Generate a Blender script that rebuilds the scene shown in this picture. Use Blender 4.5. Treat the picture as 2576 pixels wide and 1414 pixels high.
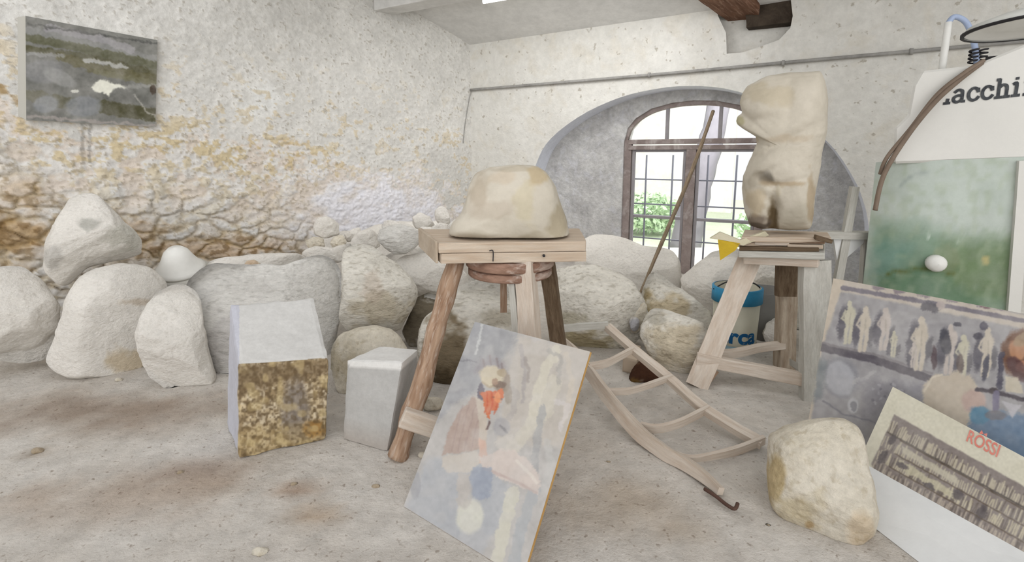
import bpy, bmesh, math, random
import numpy as np
from mathutils import Vector, noise, geometry
random.seed(7)
rng = np.random.RandomState(11)
S = bpy.context.scene
COL = S.collection
for o in list(bpy.data.objects): bpy.data.objects.remove(o)

# ------------------------------------------------------------------ camera
F_, CX, CY, H_ = 1250.0, 1288.0, 575.0, 1.35      # focal length and principal point in photo pixels, eye height
TH = math.atan(0.148)
cam = bpy.data.cameras.new('camera'); co = bpy.data.objects.new('camera', cam); COL.objects.link(co)
cam.sensor_width = 36; cam.lens = 36 * F_ / 2576; cam.shift_x = 0; cam.shift_y = -(707 - CY) / 2576
co.location = (0, 0, H_); co.rotation_euler = (math.pi / 2 - TH, 0, 0); cam.clip_start = .02; cam.clip_end = 200
S.camera = co
# ------------------------------------------------------------------ world, sun and added fill lamps, exposure
w = bpy.data.worlds.new('daylight'); S.world = w; w.use_nodes = True
bg = w.node_tree.nodes['Background']; bg.inputs[0].default_value = (0.97, 0.98, 1.0, 1); bg.inputs[1].default_value = 1.05
def lamp(name, kind, loc, aim, energy, color=(1, 1, 1), size=1, size_y=None, angle=None):
    l = bpy.data.lights.new(name, kind); o = bpy.data.objects.new(name, l); COL.objects.link(o)
    o.location = loc; o.rotation_euler = (Vector(aim) - Vector(loc)).to_track_quat('-Z', 'Y').to_euler()
    l.energy = energy; l.color = color
    if kind == 'AREA':
        l.size = size
        if size_y: l.shape = 'RECTANGLE'; l.size_y = size_y
    if kind == 'SUN': l.angle = math.radians(angle)
    return o
lamp('sun', 'SUN', (1.45 + 1.6, 2.75 + 4.6, 3.3), (1.45, 2.75, 0), 2.4, (1, .98, .94), angle=5)
lamp('yard_fill_lamp', 'AREA', (3.6, 5.9, 4.2), (5.2, 11.0, .4), 650, (.97, 1, 1), 6, 3)  # added lamp brightening the bushes, stands in for bounced sky
lamp('front_fill_sun', 'SUN', (.8, -6, 2.6), (0, 6, 0.2), 1.25, (1, .985, .96), angle=70)  # added second sun, very soft, lights the room evenly from behind the camera
lamp('ceiling_fill_lamp', 'AREA', (.4, 4.6, 2.75), (.5, 5.4, 0), 26, (1, 1, 1), 2.4, .8)  # added soft panel lifting the back of the room, much larger than the tube
S.view_settings.view_transform = 'Standard'; S.view_settings.look = 'None'
S.view_settings.exposure = 0.03; S.view_settings.gamma = 1; S.view_settings.use_curve_mapping = False

# ------------------------------------------------------------------ reading points off the photo
O = np.array([0, 0, H_]); Rv = np.array([1., 0, 0])
Fv = np.array([0, math.cos(TH), -math.sin(TH)]); Uv = np.array([0, math.sin(TH), math.cos(TH)])
def ray(x, y): return Rv * (x - CX) / F_ + Uv * (CY - y) / F_ + Fv
def at(x, y, Y): d = ray(x, y); return O + d * (Y / d[1])
def fl(x, y, z=0.): d = ray(x, y); return O + d * ((z - H_) / d[2])
def onp(x, y, p, n): d = ray(x, y); return O + d * (np.dot(np.array(p) - O, n) / np.dot(d, n))
def pj(p):
    v = np.asarray(p) - O; wv = v @ Fv
    return CX + F_ * (v @ Rv) / wv, CY - F_ * (v @ Uv) / wv
V3 = lambda p: Vector([float(a) for a in p])
def unit(v): v = np.asarray(v, float); return v / np.linalg.norm(v)
def nz(p, s=1., o=0.): return noise.noise(Vector((p[0] * s + o, p[1] * s + o * .7, p[2] * s - o)))
_T = np.random.RandomState(5).rand(64, 64, 64) * 2 - 1
def vn(P, s=1., o=0.):
    """smooth lattice noise for an (n,3) array, -1..1"""
    q = np.asarray(P, float) * s + np.array([o * 1.3 + 11.1, o * .7 + 5.3, 17.7 - o]); i = np.floor(q).astype(int); f = q - i; f = f * f * (3 - 2 * f)
    x, y, z = [(i[:, k] % 64) for k in range(3)]; x1, y1, z1 = (x + 1) % 64, (y + 1) % 64, (z + 1) % 64; fx, fy, fz = f.T
    a = (_T[x, y, z] * (1 - fx) + _T[x1, y, z] * fx) * (1 - fy) + (_T[x, y1, z] * (1 - fx) + _T[x1, y1, z] * fx) * fy
    b = (_T[x, y, z1] * (1 - fx) + _T[x1, y, z1] * fx) * (1 - fy) + (_T[x, y1, z1] * (1 - fx) + _T[x1, y1, z1] * fx) * fy
    return a * (1 - fz) + b * fz
def fbm(P, s=1., o=0., n=4):
    return sum(vn(P, s * 2.03 ** k, o + 7.3 * k) * .55 ** k for k in range(n))
def voro(x, y, o=0):
    """2D cells: distance to nearest, gap to second nearest, cell id"""
    R = np.random.RandomState(31 + o).rand(256, 256, 2); ix, iy = np.floor(x).astype(int), np.floor(y).astype(int)
    d1 = np.full(x.shape, 9.); d2 = d1.copy(); idc = np.zeros(x.shape, int)
    for dx in (-1, 0, 1):
        for dy in (-1, 0, 1):
            cx_, cy_ = ix + dx, iy + dy; j = R[cx_ % 256, cy_ % 256]; d = np.hypot(cx_ + j[..., 0] - x, cy_ + j[..., 1] - y)
            idn = (cx_ % 256) * 256 + cy_ % 256; m = d < d1; d2 = np.where(m, d1, np.minimum(d2, d)); idc = np.where(m, idn, idc); d1 = np.where(m, d, d1)
    return d1, d2 - d1, idc
def lin(c):
    c = np.asarray(c, float) / 255.
    return np.where(c <= .04045, c / 12.92, ((c + .055) / 1.055) ** 2.4)

# ------------------------------------------------------------------ object building
def tag(o, label=None, cat=None, group=None, kind=None):
    if label: o['label'] = label
    if cat: o['category'] = cat
    if group: o['group'] = group
    if kind: o['kind'] = kind
    return o
def wloc(o):
    v = Vector(o.location)
    while o.parent: o = o.parent; v += Vector(o.location)
    return v
def link(name, me, mat=None, parent=None, origin=None):
    """one mesh object, its vertices given in world space, origin moved to its base"""
    n = len(me.vertices); a = np.empty(n * 3); me.vertices.foreach_get('co', a); a = a.reshape(-1, 3)
    if origin is None:
        origin = [(a[:, 0].min() + a[:, 0].max()) / 2, (a[:, 1].min() + a[:, 1].max()) / 2, a[:, 2].min()]
    a = a - np.array(origin); me.vertices.foreach_set('co', a.ravel()); me.update()
    o = bpy.data.objects.new(name, me); COL.objects.link(o)
    base = wloc(parent) if parent else Vector((0, 0, 0))
    o.parent = parent; o.location = Vector(origin) - base
    if mat: me.materials.append(mat)
    return o
def empty(name, loc, label, cat, group=None):
    o = bpy.data.objects.new(name, None); COL.objects.link(o); o.location = V3(loc); o.empty_display_size = .05
    return tag(o, label, cat, group)
def mesh(verts, faces, smooth=False, uvs=None):
    me = bpy.data.meshes.new('m'); me.from_pydata(np.asarray(verts, float).reshape(-1, 3).tolist(), [], faces); me.update()
    if smooth: me.polygons.foreach_set('use_smooth', [True] * len(me.polygons))
    if uvs is not None:
        l = me.uv_layers.new(name='UV'); k = 0
        for p in me.polygons:
            for li in p.loop_indices:
                l.data[li].uv = uvs[k]; k += 1
    return me
def fixn(me):
    bm = bmesh.new(); bm.from_mesh(me); bmesh.ops.recalc_face_normals(bm, faces=bm.faces); bm.to_mesh(me); bm.free(); return me
def bevel(o, wd=.004, seg=2):
    m = o.modifiers.new('bevel', 'BEVEL'); m.width = wd; m.segments = seg; m.limit_method = 'ANGLE'; m.angle_limit = .6
    return o
def join(ms):
    bm = bmesh.new()
    for m in ms: bm.from_mesh(m)
    me = bpy.data.meshes.new('j'); bm.to_mesh(me); bm.free(); return me

def bar(p, q, wd, th, up=(0, 0, 1), seg=8, wob=0., taper=1., seed=0):
    """squared timber from p to q, wd across, th along 'up'; a little crooked"""
    p, q = np.array(p, float), np.array(q, float); d = unit(q - p); up = np.array(up, float)
    a = unit(np.cross(d, up)); b = np.cross(a, d); L = np.linalg.norm(q - p)
    vs, fs, uv = [], [], []
    for i in range(seg + 1):
        t = i / seg; c = p + (q - p) * t; s = 1 + (taper - 1) * t
        for k, (sa, sb) in enumerate(((-1, -1), (1, -1), (1, 1), (-1, 1))):
            e = wob * np.array([nz(c, 6, k * 3.1 + seed), nz(c, 6, 9 + k * 2.3 + seed), nz(c, 6, 20 + k + seed)])
            vs.append(c + a * sa * wd / 2 * s + b * sb * th / 2 * s + e)
    for i in range(seg):
        for k in range(4):
            k2 = (k + 1) % 4; fs.append((i * 4 + k, i * 4 + k2, i * 4 + 4 + k2, i * 4 + 4 + k))
            t0, t1 = i / seg * L, (i + 1) / seg * L; v0 = k * .11 + seed * .37
            uv += [(t0, v0), (t0, v0 + .1), (t1, v0 + .1), (t1, v0)]
    fs.append((3, 2, 1, 0)); uv += [(0, 0), (.02, 0), (.02, .02), (0, .02)]
    n = seg * 4; fs.append((n, n + 1, n + 2, n + 3)); uv += [(0, 0), (.02, 0), (.02, .02), (0, .02)]
    return mesh(vs, fs, False, uv)
def sweep(pts, wdir, wd, th, n=40, smooth=False, wob=0.):
    """ribbon-like timber along a curved path; wd along wdir, th across"""
    P = resample(pts, n); vs, fs, uv = [], [], []
    L = 0
    Ls = []
    for i, c in enumerate(P):
        d = unit(P[min(i + 1, len(P) - 1)] - P[max(i - 1, 0)])
        if i: L += np.linalg.norm(P[i] - P[i - 1])
        Ls.append(L); u = unit(np.array(wdir) - d * np.dot(d, wdir)); a = np.cross(d, u)
        wv = wd(i / (len(P) - 1)) if callable(wd) else wd
        for k, (sa, sb) in enumerate(((-1, -1), (1, -1), (1, 1), (-1, 1))):
            e = wob * nz(c, 9, k * 5.)
            vs.append(c + a * (sa * th / 2) + u * (sb * wv / 2 + e))
    m = len(P) - 1
    for i in range(m):
        for k in range(4):
            k2 = (k + 1) % 4; fs.append((i * 4 + k, i * 4 + k2, i * 4 + 4 + k2, i * 4 + 4 + k))
            v0 = k * .1; uv += [(Ls[i], v0), (Ls[i], v0 + .09), (Ls[i + 1], v0 + .09), (Ls[i + 1], v0)]
    fs.append((3, 2, 1, 0)); fs.append((m * 4, m * 4 + 1, m * 4 + 2, m * 4 + 3)); uv += [(0, 0)] * 8
    return mesh(vs, fs, smooth, uv)
def resample(pts, n):
    pts = [np.array(p, float) for p in pts]
    if len(pts) == 2: return [pts[0] + (pts[1] - pts[0]) * i / (n - 1) for i in range(n)]
    out = []
    for i in range(n):
        t = i / (n - 1) * (len(pts) - 1); k = min(int(t), len(pts) - 2); f = t - k
        p0, p1, p2, p3 = pts[max(k - 1, 0)], pts[k], pts[k + 1], pts[min(k + 2, len(pts) - 1)]
        out.append(.5 * (2 * p1 + (p2 - p0) * f + (2 * p0 - 5 * p1 + 4 * p2 - p3) * f * f + (3 * p1 - p0 - 3 * p2 + p3) * f ** 3))
    return out
def tube(pts, r, n=32, seg=10, wob=0., cap=True):
    P = resample(pts, n); vs, fs = [], []; uvs = []
    up = np.array([0, 0, 1.]); d0 = unit(P[1] - P[0])
    if abs(d0[2]) > .9: up = np.array([1., 0, 0])
    a = unit(np.cross(d0, up)); L = 0; Ls = []
    for i, c in enumerate(P):
        d = unit(P[min(i + 1, len(P) - 1)] - P[max(i - 1, 0)]); a = unit(a - d * np.dot(a, d)); b = np.cross(d, a)
        rr = r(i / (len(P) - 1)) if callable(r) else r
        if i: L += np.linalg.norm(P[i] - P[i - 1])
        Ls.append(L)
        for k in range(seg):
            t = 2 * math.pi * k / seg; q = a * math.cos(t) + b * math.sin(t); s = rr * (1 + wob * nz(c + q * rr, 8, 3))
            vs.append(c + q * s)
    for i in range(len(P) - 1):
        for k in range(seg):
            k2 = (k + 1) % seg; fs.append((i * seg + k, i * seg + k2, (i + 1) * seg + k2, (i + 1) * seg + k))
            uvs += [(Ls[i], k * .03), (Ls[i], k * .03 + .03), (Ls[i + 1], k * .03 + .03), (Ls[i + 1], k * .03)]
    if cap:
        fs.append(tuple(range(seg))[::-1]); fs.append(tuple((len(P) - 1) * seg + k for k in range(seg))); uvs += [(0, 0)] * (2 * seg)
    return mesh(vs, fs, True, uvs)
def lathe(prof, c, axis=(0, 0, 1), n=40):
    """prof: (radius, height) pairs, spun about 'axis' at c"""
    ax = unit(axis); a = unit(np.cross(ax, [0, 1, .01])); b = np.cross(ax, a); c = np.array(c, float); vs, fs = [], []
    for r, z in prof:
        for k in range(n):
            t = 2 * math.pi * k / n; vs.append(c + ax * z + (a * math.cos(t) + b * math.sin(t)) * r)
    for i in range(len(prof) - 1):
        for k in range(n):
            k2 = (k + 1) % n; fs.append((i * n + k, i * n + k2, (i + 1) * n + k2, (i + 1) * n + k))
    return fixn(mesh(vs, fs, True))
def prism(front, depth):
    """closed polygon of 3D points pushed along the vector depth"""
    n = len(front); fr = [np.array(p, float) for p in front]; dp = np.array(depth, float)
    vs = fr + [p + dp for p in fr]
    fs = [tuple(range(n)), tuple(range(2 * n - 1, n - 1, -1))] + [(i, i + n, (i + 1) % n + n, (i + 1) % n) for i in range(n)]
    return fixn(mesh(vs, fs))
def hexa(c8, n=14, nse=.004, rnd=.03, fr=9., seed=0.):
    """block from 8 corners (bottom 4 ccw, top 4 ccw), finely meshed, softly broken edges"""
    c8 = [np.array(c, float) for c in c8]; key, vs, fs = {}, [], []
    def P(u, v, w_):
        b = c8[0] * (1 - u) * (1 - v) + c8[1] * u * (1 - v) + c8[2] * u * v + c8[3] * (1 - u) * v
        t = c8[4] * (1 - u) * (1 - v) + c8[5] * u * (1 - v) + c8[6] * u * v + c8[7] * (1 - u) * v
        return b * (1 - w_) + t * w_
    cen = sum(c8) / 8
    def vid(i, j, k):
        if (i, j, k) in key: return key[(i, j, k)]
        u, v, w_ = i / n, j / n, k / n; p = P(u, v, w_)
        e = sorted([min(u, 1 - u), min(v, 1 - v), min(w_, 1 - w_)])
        s = max(0, 1 - e[1] / .06); p = p + (cen - p) * rnd * s * (.6 + 1.2 * abs(nz(p, 7, seed)))
        p = p + unit(p - cen) * nse * (nz(p, fr, seed) * 1.2 + nz(p, fr * 3, seed + 5) * .6)
        key[(i, j, k)] = len(vs); vs.append(p); return key[(i, j, k)]
    for a in range(n):
        for b in range(n):
            for q in (0, n):
                fs.append((vid(a, b, q), vid(a + 1, b, q), vid(a + 1, b + 1, q), vid(a, b + 1, q)))
                fs.append((vid(a, q, b), vid(a + 1, q, b), vid(a + 1, q, b + 1), vid(a, q, b + 1)))
                fs.append((vid(q, a, b), vid(q, a + 1, b), vid(q, a + 1, b + 1), vid(q, a, b + 1)))
    return fixn(mesh(vs, fs, False))

# ------------------------------------------------------------------ painting prints and stains by hand-placed shapes
class Pic:
    def __init__(s, x0, y0, x1, y1, base, step=1.5):
        s.x0, s.y0, s.st = x0, y0, step
        s.w, s.h = int((x1 - x0) / step) + 2, int((y1 - y0) / step) + 2
        s.X, s.Y = np.meshgrid(x0 + np.arange(s.w) * step, y0 + np.arange(s.h) * step)
        s.a = np.ones((s.h, s.w, 3)) * np.array(base, float)
    def wob(s, amp, sc, seed):
        if not hasattr(s, 'cw'): s.cw = {}
        if (sc, seed) not in s.cw: s.cw[(sc, seed)] = s.wob0(1., sc, seed)
        return s.cw[(sc, seed)] * amp
    def wob0(s, amp, sc, seed):
        r = np.random.RandomState(seed); n = 12; f = np.zeros_like(s.X, float)
        for _ in range(n):
            a = r.rand() * 6.28; k = (.4 + r.rand()) * 6.28 / sc
            f += np.sin(k * (s.X * math.cos(a) + s.Y * math.sin(a)) + r.rand() * 6.28)
        for _ in range(n):
            a = r.rand() * 6.28; k = (.6 + r.rand()) * 6.28 / (sc * .3)
            f += .6 * np.sin(k * (s.X * math.cos(a) + s.Y * math.sin(a)) + r.rand() * 6.28)
        return f * amp * .55 / math.sqrt(n)
    def mix(s, m, c, al):
        m = np.clip(m, 0, 1)[..., None] * al; s.a[:] = s.a * (1 - m) + np.array(c, float) * m
    def poly(s, pts, c, al=1., wob=2., soft=2.):
        dx, dy = s.wob(wob, 30, 1), s.wob(wob, 30, 2); X, Y = s.X + dx, s.Y + dy
        ins = np.zeros(X.shape, bool); d = np.full(X.shape, 1e9); n = len(pts)
        for i in range(n):
            (xa, ya), (xb, yb) = pts[i], pts[(i + 1) % n]
            if ya != yb:
                cnd = ((ya > Y) != (yb > Y)) & (X < (xb - xa) * (Y - ya) / (yb - ya) + xa); ins ^= cnd
            t = np.clip(((X - xa) * (xb - xa) + (Y - ya) * (yb - ya)) / ((xb - xa) ** 2 + (yb - ya) ** 2 + 1e-9), 0, 1)
            d = np.minimum(d, np.hypot(X - xa - t * (xb - xa), Y - ya - t * (yb - ya)))
        s.mix(.5 + np.where(ins, d, -d) / (2 * soft), c, al)
    def win(s, xa, xb, ya, yb):
        o = Pic.__new__(Pic); i0, i1 = max(0, int((xa - s.x0) / s.st)), int((xb - s.x0) / s.st) + 2; j0, j1 = max(0, int((ya - s.y0) / s.st)), int((yb - s.y0) / s.st) + 2
        sl = (slice(j0, max(j1, j0 + 1)), slice(i0, max(i1, i0 + 1))); o.X, o.Y, o.a = s.X[sl], s.Y[sl], s.a[sl]
        def wb(amp, sc, seed): s.wob(1, sc, seed); return s.cw[(sc, seed)][sl] * amp
        o.wob = wb; o.loc = 1; return o
    def ell(s, x, y, rx, ry, c, al=1., rot=0., soft=.25, wob=2.):
        if not hasattr(s, 'loc'):
            k = max(rx, ry) * (1 + soft) + 3 * wob + 4; return s.win(x - k, x + k, y - k, y + k).ell(x, y, rx, ry, c, al, rot, soft, wob)
        X = s.X - x + s.wob(wob, 26, 3); Y = s.Y - y + s.wob(wob, 26, 4); a = math.radians(rot)
        u, v = X * math.cos(a) + Y * math.sin(a), -X * math.sin(a) + Y * math.cos(a)
        s.mix((1 - np.hypot(u / rx, v / ry)) / soft + .5, c, al)
    def line(s, pts, wd, c, al=1., wob=1.5):
        if not hasattr(s, 'loc'):
            k = wd + 3 * wob + 5; px_, py_ = [q[0] for q in pts], [q[1] for q in pts]
            return s.win(min(px_) - k, max(px_) + k, min(py_) - k, max(py_) + k).line(pts, wd, c, al, wob)
        X, Y = s.X + s.wob(wob, 30, 5), s.Y + s.wob(wob, 30, 6); d = np.full(X.shape, 1e9)
        for (xa, ya), (xb, yb) in zip(pts[:-1], pts[1:]):
            t = np.clip(((X - xa) * (xb - xa) + (Y - ya) * (yb - ya)) / ((xb - xa) ** 2 + (yb - ya) ** 2 + 1e-9), 0, 1)
            d = np.minimum(d, np.hypot(X - xa - t * (xb - xa), Y - ya - t * (yb - ya)))
        s.mix(.5 + (wd / 2 - d) / 3, c, al)
    def mottle(s, amp, sc, seed, c=None):
        r = np.random.RandomState(seed); g = r.rand(int(s.h * s.st / sc) + 3, int(s.w * s.st / sc) + 3)
        gy, gx = (s.Y - s.y0) / sc, (s.X - s.x0) / sc; iy, ix = gy.astype(int), gx.astype(int); fy, fx = gy - iy, gx - ix
        fy, fx = fy * fy * (3 - 2 * fy), fx * fx * (3 - 2 * fx)
        f = (g[iy, ix] * (1 - fx) + g[iy, ix + 1] * fx) * (1 - fy) + (g[iy + 1, ix] * (1 - fx) + g[iy + 1, ix + 1] * fx) * fy
        if c is None: s.a += ((f - .5) * 2 * amp)[..., None]
        else: s.mix((f - .55) * 5, c, amp)
        return f
    def get(s, x, y):
        gx = np.clip((np.asarray(x) - s.x0) / s.st, 0, s.w - 1.001); gy = np.clip((np.asarray(y) - s.y0) / s.st, 0, s.h - 1.001)
        ix, iy = gx.astype(int), gy.astype(int); fx, fy = (gx - ix)[:, None], (gy - iy)[:, None]; a = s.a
        return (a[iy, ix] * (1 - fx) + a[iy, ix + 1] * fx) * (1 - fy) + (a[iy + 1, ix] * (1 - fx) + a[iy + 1, ix + 1] * fx) * fy
def colour(me, rgb255, name='Col'):
    a = me.color_attributes.new(name, 'FLOAT_COLOR', 'POINT'); n = len(me.vertices)
    c = np.ones((n, 4)); c[:, :3] = lin(np.clip(rgb255, 0, 255)); a.data.foreach_set('color', c.ravel())
def verts_of(me):
    a = np.empty(len(me.vertices) * 3); me.vertices.foreach_get('co', a); return a.reshape(-1, 3)

# ------------------------------------------------------------------ materials
def M(name, base, dark=None, sc=6., amt=.5, sc2=30., amt2=.25, bump=.3, bsc=40., rough=.85, stretch=None, spec=.2,
      attr=False, uv=False, speck=None, speck_sc=60., speck_th=.66, speck_soft=.05, speck_al=.85, metal=0., bdist=.01, tint2=None, mult=True):
    m = bpy.data.materials.new(name); m.use_nodes = True; nt = m.node_tree; N = nt.nodes; Lk = nt.links
    b = N['Principled BSDF']; b.inputs['Roughness'].default_value = rough; b.inputs['Specular IOR Level'].default_value = spec
    b.inputs['Metallic'].default_value = metal
    tc = N.new('ShaderNodeTexCoord'); mp = N.new('ShaderNodeMapping')
    Lk.new(tc.outputs['UV' if uv else 'Object'], mp.inputs[0])
    if stretch: mp.inputs['Scale'].default_value = stretch[0:3]
    if stretch and len(stretch) > 3: mp.inputs['Rotation'].default_value = stretch[3:6]
    def nt_(scale, det=6, ro=.6):
        n = N.new('ShaderNodeTexNoise'); n.inputs['Scale'].default_value = scale; n.inputs['Detail'].default_value = det
        n.inputs['Roughness'].default_value = ro; Lk.new(mp.outputs[0], n.inputs['Vector']); return n
    def ramp(src, a, c):
        r = N.new('ShaderNodeValToRGB'); r.color_ramp.elements[0].position = a; r.color_ramp.elements[1].position = c
        Lk.new(src, r.inputs[0]); return r.outputs[0]
    def mixc(fac, c1, c2, mode='MIX', f=None):
        x = N.new('ShaderNodeMix'); x.data_type = 'RGBA'; x.blend_type = mode
        if f is not None: x.inputs[0].default_value = f
        else: Lk.new(fac, x.inputs[0])
        for i, c in ((6, c1), (7, c2)):
            if isinstance(c, (tuple, list, np.ndarray)): x.inputs[i].default_value = (*[float(q) for q in c], 1)
            else: Lk.new(c, x.inputs[i])
        return x.outputs[2]
    def mul(sk, k):
        x = N.new('ShaderNodeMath'); x.operation = 'MULTIPLY'; Lk.new(sk, x.inputs[0]); x.inputs[1].default_value = k; return x.outputs[0]
    base_ = lin(base); dark_ = lin(dark if dark else [c * .8 for c in base])
    n1, n2 = nt_(sc), nt_(sc2, 8, .7)
    if attr and not mult:
        a = N.new('ShaderNodeVertexColor'); a.layer_name = 'Col'; src = a.outputs[0]
    else: src = tuple(base_)
    c = mixc(mul(ramp(n1.outputs[0], .38, .68), amt), src, tuple(dark_))
    if tint2:
        n3 = nt_(sc * 1.7, 4); n3.inputs['Distortion'].default_value = .6
        c = mixc(mul(ramp(n3.outputs[0], .52, .66), .7), c, tuple(lin(tint2)))
    lo = N.new('ShaderNodeMapRange'); lo.inputs[1].default_value = .3; lo.inputs[2].default_value = .7
    lo.inputs[3].default_value = 1 - amt2; lo.inputs[4].default_value = 1 + amt2 * .45; Lk.new(n2.outputs[0], lo.inputs[0])
    hs = N.new('ShaderNodeHueSaturation'); Lk.new(lo.outputs[0], hs.inputs['Value']); Lk.new(c, hs.inputs['Color']); c = hs.outputs[0]
    if speck:
        n4 = nt_(speck_sc, 3, .5); c = mixc(mul(ramp(n4.outputs[0], speck_th, speck_th + speck_soft), speck_al), c, tuple(lin(speck)))
    if attr and mult:
        a = N.new('ShaderNodeVertexColor'); a.layer_name = 'Col'; c = mixc(None, c, a.outputs[0], 'MULTIPLY', 1.)
    Lk.new(c, b.inputs['Base Color'])
    if bump:
        nb = nt_(bsc, 8, .65); bp = N.new('ShaderNodeBump'); bp.inputs['Strength'].default_value = bump; bp.inputs['Distance'].default_value = bdist
        Lk.new(nb.outputs[0], bp.inputs['Height']); Lk.new(bp.outputs[0], b.inputs['Normal'])
    return m
PLAST = M('plaster', (219, 217, 211), (203, 200, 192), 2.2, .55, 14, .12, .7, 22, .9, bdist=.014, speck=(158, 150, 136), speck_sc=17, speck_th=.655, speck_al=.7, tint2=(210, 205, 194))
PLASTV = M('old_wall', (255, 255, 255), (200, 196, 186), 9, .16, 26, .13, .7, 30, .92, attr=True, mult=False, bdist=.012)
INFILL = M('grey_rough_plaster', (206, 205, 203), (168, 166, 166), 5, .8, 22, .25, .9, 26, .92, tint2=(206, 206, 210), bdist=.02)
RING = M('arch_soffit_plaster', (226, 230, 240), (206, 210, 220), 4, .5, 24, .12, .4, 30, .9)
CEIL = M('ceiling_plaster', (218, 217, 214), (192, 191, 188), 2.5, .5, 12, .12, .4, 16, .9)
FLOOR = M('dusty_floor', (211, 205, 197), (188, 178, 166), 2.6, .6, 11, .22, .9, 30, .95, speck=(132, 118, 104), speck_sc=44, speck_th=.60, speck_soft=.12, speck_al=.7, bdist=.016, attr=True)
ST1 = M('white_marble_rock', (236, 231, 223), (208, 203, 194), 3.4, .5, 34, .16, .9, 46, .92, attr=True, bdist=.014, stretch=(1, 1, 1.4, .4, .5, 0), speck=(176, 170, 160), speck_sc=34, speck_th=.55, speck_soft=.14, speck_al=.38)
ST2 = M('chiselled_marble_rock', (234, 229, 218), (202, 196, 184), 7, .6, 40, .2, 1.0, 44, .92, attr=True, bdist=.016, stretch=(.6, 1, 1.5, .2, .75, 0), speck=(150, 140, 122), speck_sc=36, speck_th=.54, speck_soft=.14, speck_al=.5)
ST3 = M('warm_pitted_rock', (222, 214, 198), (202, 192, 172), 6, .55, 34, .18, .9, 46, .93, attr=True, bdist=.014, speck=(176, 162, 136), speck_sc=30, speck_th=.56, speck_soft=.12, speck_al=.5)
ST4 = M('grey_rock', (228, 225, 219), (192, 188, 181), 6, .6, 40, .2, 1.0, 46, .93, attr=True, bdist=.016, stretch=(.6, 1, 1.7), speck=(156, 152, 144), speck_sc=34, speck_th=.55, speck_soft=.14, speck_al=.4)
SMOOTH = M('carved_stone', (199, 191, 176), (174, 166, 150), 4, .6, 30, .06, .35, 34, .8, attr=True, bdist=.006)
BLOCK = M('sawn_marble', (218, 216, 212), (196, 194, 190), 5, .5, 50, .1, .35, 50, .85, attr=True, bdist=.006)
WOODL = M('dusty_light_wood', (205, 190, 172), (158, 128, 98), 3, .6, 12, .2, .5, 30, .85, uv=True, stretch=(1.5, 14, 1), bdist=.004)
WOODB = M('old_brown_wood', (184, 156, 132), (118, 84, 60), 3.5, .8, 14, .25, .6, 30, .85, uv=True, stretch=(2.2, 9, 1), tint2=(200, 182, 166), bdist=.005)
WOODD = M('dark_bark_wood', (122, 104, 84), (74, 56, 40), 4, .8, 14, .3, .7, 30, .9, uv=True, stretch=(2, 10, 1), bdist=.005)
WOODP = M('pale_dusty_wood', (210, 199, 186), (174, 150, 128), 3, .6, 14, .14, .5, 30, .9, uv=True, stretch=(1.5, 10, 1), bdist=.004)
WOODG = M('greyed_wood', (198, 196, 188), (164, 158, 148), 3, .6, 14, .2, .5, 30, .9, uv=True, stretch=(1.5, 10, 1), bdist=.004)
WOODT = M('turntable_wood', (162, 130, 112), (108, 80, 66), 5, .8, 30, .25, .5, 40, .85, tint2=(196, 180, 168), stretch=(1, 1, 3))
RUSTB = M('rafter_wood', (132, 98, 78), (82, 54, 40), 3, .8, 12, .3, .6, 30, .85, uv=True, stretch=(1.2, 14, 1), tint2=(168, 138, 118), bdist=.006)
DARK = M('dark_recess', (78, 68, 58), (44, 36, 30), 8, .8, 30, .3, .8, 30, .95)
FRAME = M('window_frame_wood', (150, 138, 134), (112, 98, 94), 3, .7, 20, .2, .3, 40, .8, tint2=(182, 174, 170))
MUNT = M('muntin_wood', (148, 144, 146), (122, 118, 122), 4, .5, 20, .1, .2, 40, .8)
IRON = M('window_grille_iron', (120, 122, 136), (96, 98, 112), 5, .5, 20, .1, .1, 40, .6)
PIPE = M('grey_pipe', (160, 158, 154), (120, 118, 114), 4, .6, 20, .2, .2, 40, .6)
PRINT = M('printed_board', (255, 255, 255), (228, 224, 218), 8, .15, 60, .05, .08, 60, .62, attr=True, mult=False, bdist=.002)
EDGE = M('board_edge', (196, 156, 96), (160, 120, 70), 5, .6, 30, .15, .3, 60, .8)
WHITEB = M('white_sheet', (222, 222, 220), (204, 206, 206), 2.5, .5, 14, .05, .1, 20, .6)
CREAM = M('cream_paper_board', (208, 206, 190), None, 5, .2, 20, .05, .05, 40, .7)
PAINTED = M('cream_enamel', (216, 214, 208), (200, 198, 192), 3, .4, 12, .05, .15, 16, .55, attr=True)
TANK = M('green_enamel_tank', (255, 255, 255), (220, 220, 220), 6, .12, 30, .07, .1, 40, .5, attr=True, mult=False)
HOSE = M('brown_rubber_hose', (128, 112, 98), (96, 82, 70), 8, .5, 30, .1, .1, 40, .6)
BLUEH = M('pale_blue_hose', (164, 178, 204), (140, 156, 188), 6, .5, 20, .1, .05, 40, .35)
CERAM = M('white_plaster_cast', (226, 225, 220), (212, 210, 204), 4, .4, 20, .04, .1, 40, .5)
BLUEP = M('blue_plastic', (58, 138, 176), (40, 110, 150), 5, .5, 30, .1, .1, 40, .5)
BUCK = M('cream_plastic_bucket', (196, 194, 178), (168, 160, 138), 6, .6, 24, .12, .1, 40, .6)
GREYP = M('grey_bucket_plastic', (132, 130, 126), (108, 104, 98), 6, .6, 24, .12, .1, 40, .7)
BLACK = M('black_iron', (52, 50, 52), (36, 34, 36), 8, .5, 30, .1, .2, 40, .6)
INK = M('black_lettering', (62, 64, 68), (96, 98, 98), 30, .6, 60, .2, 0, rough=.8)
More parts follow.
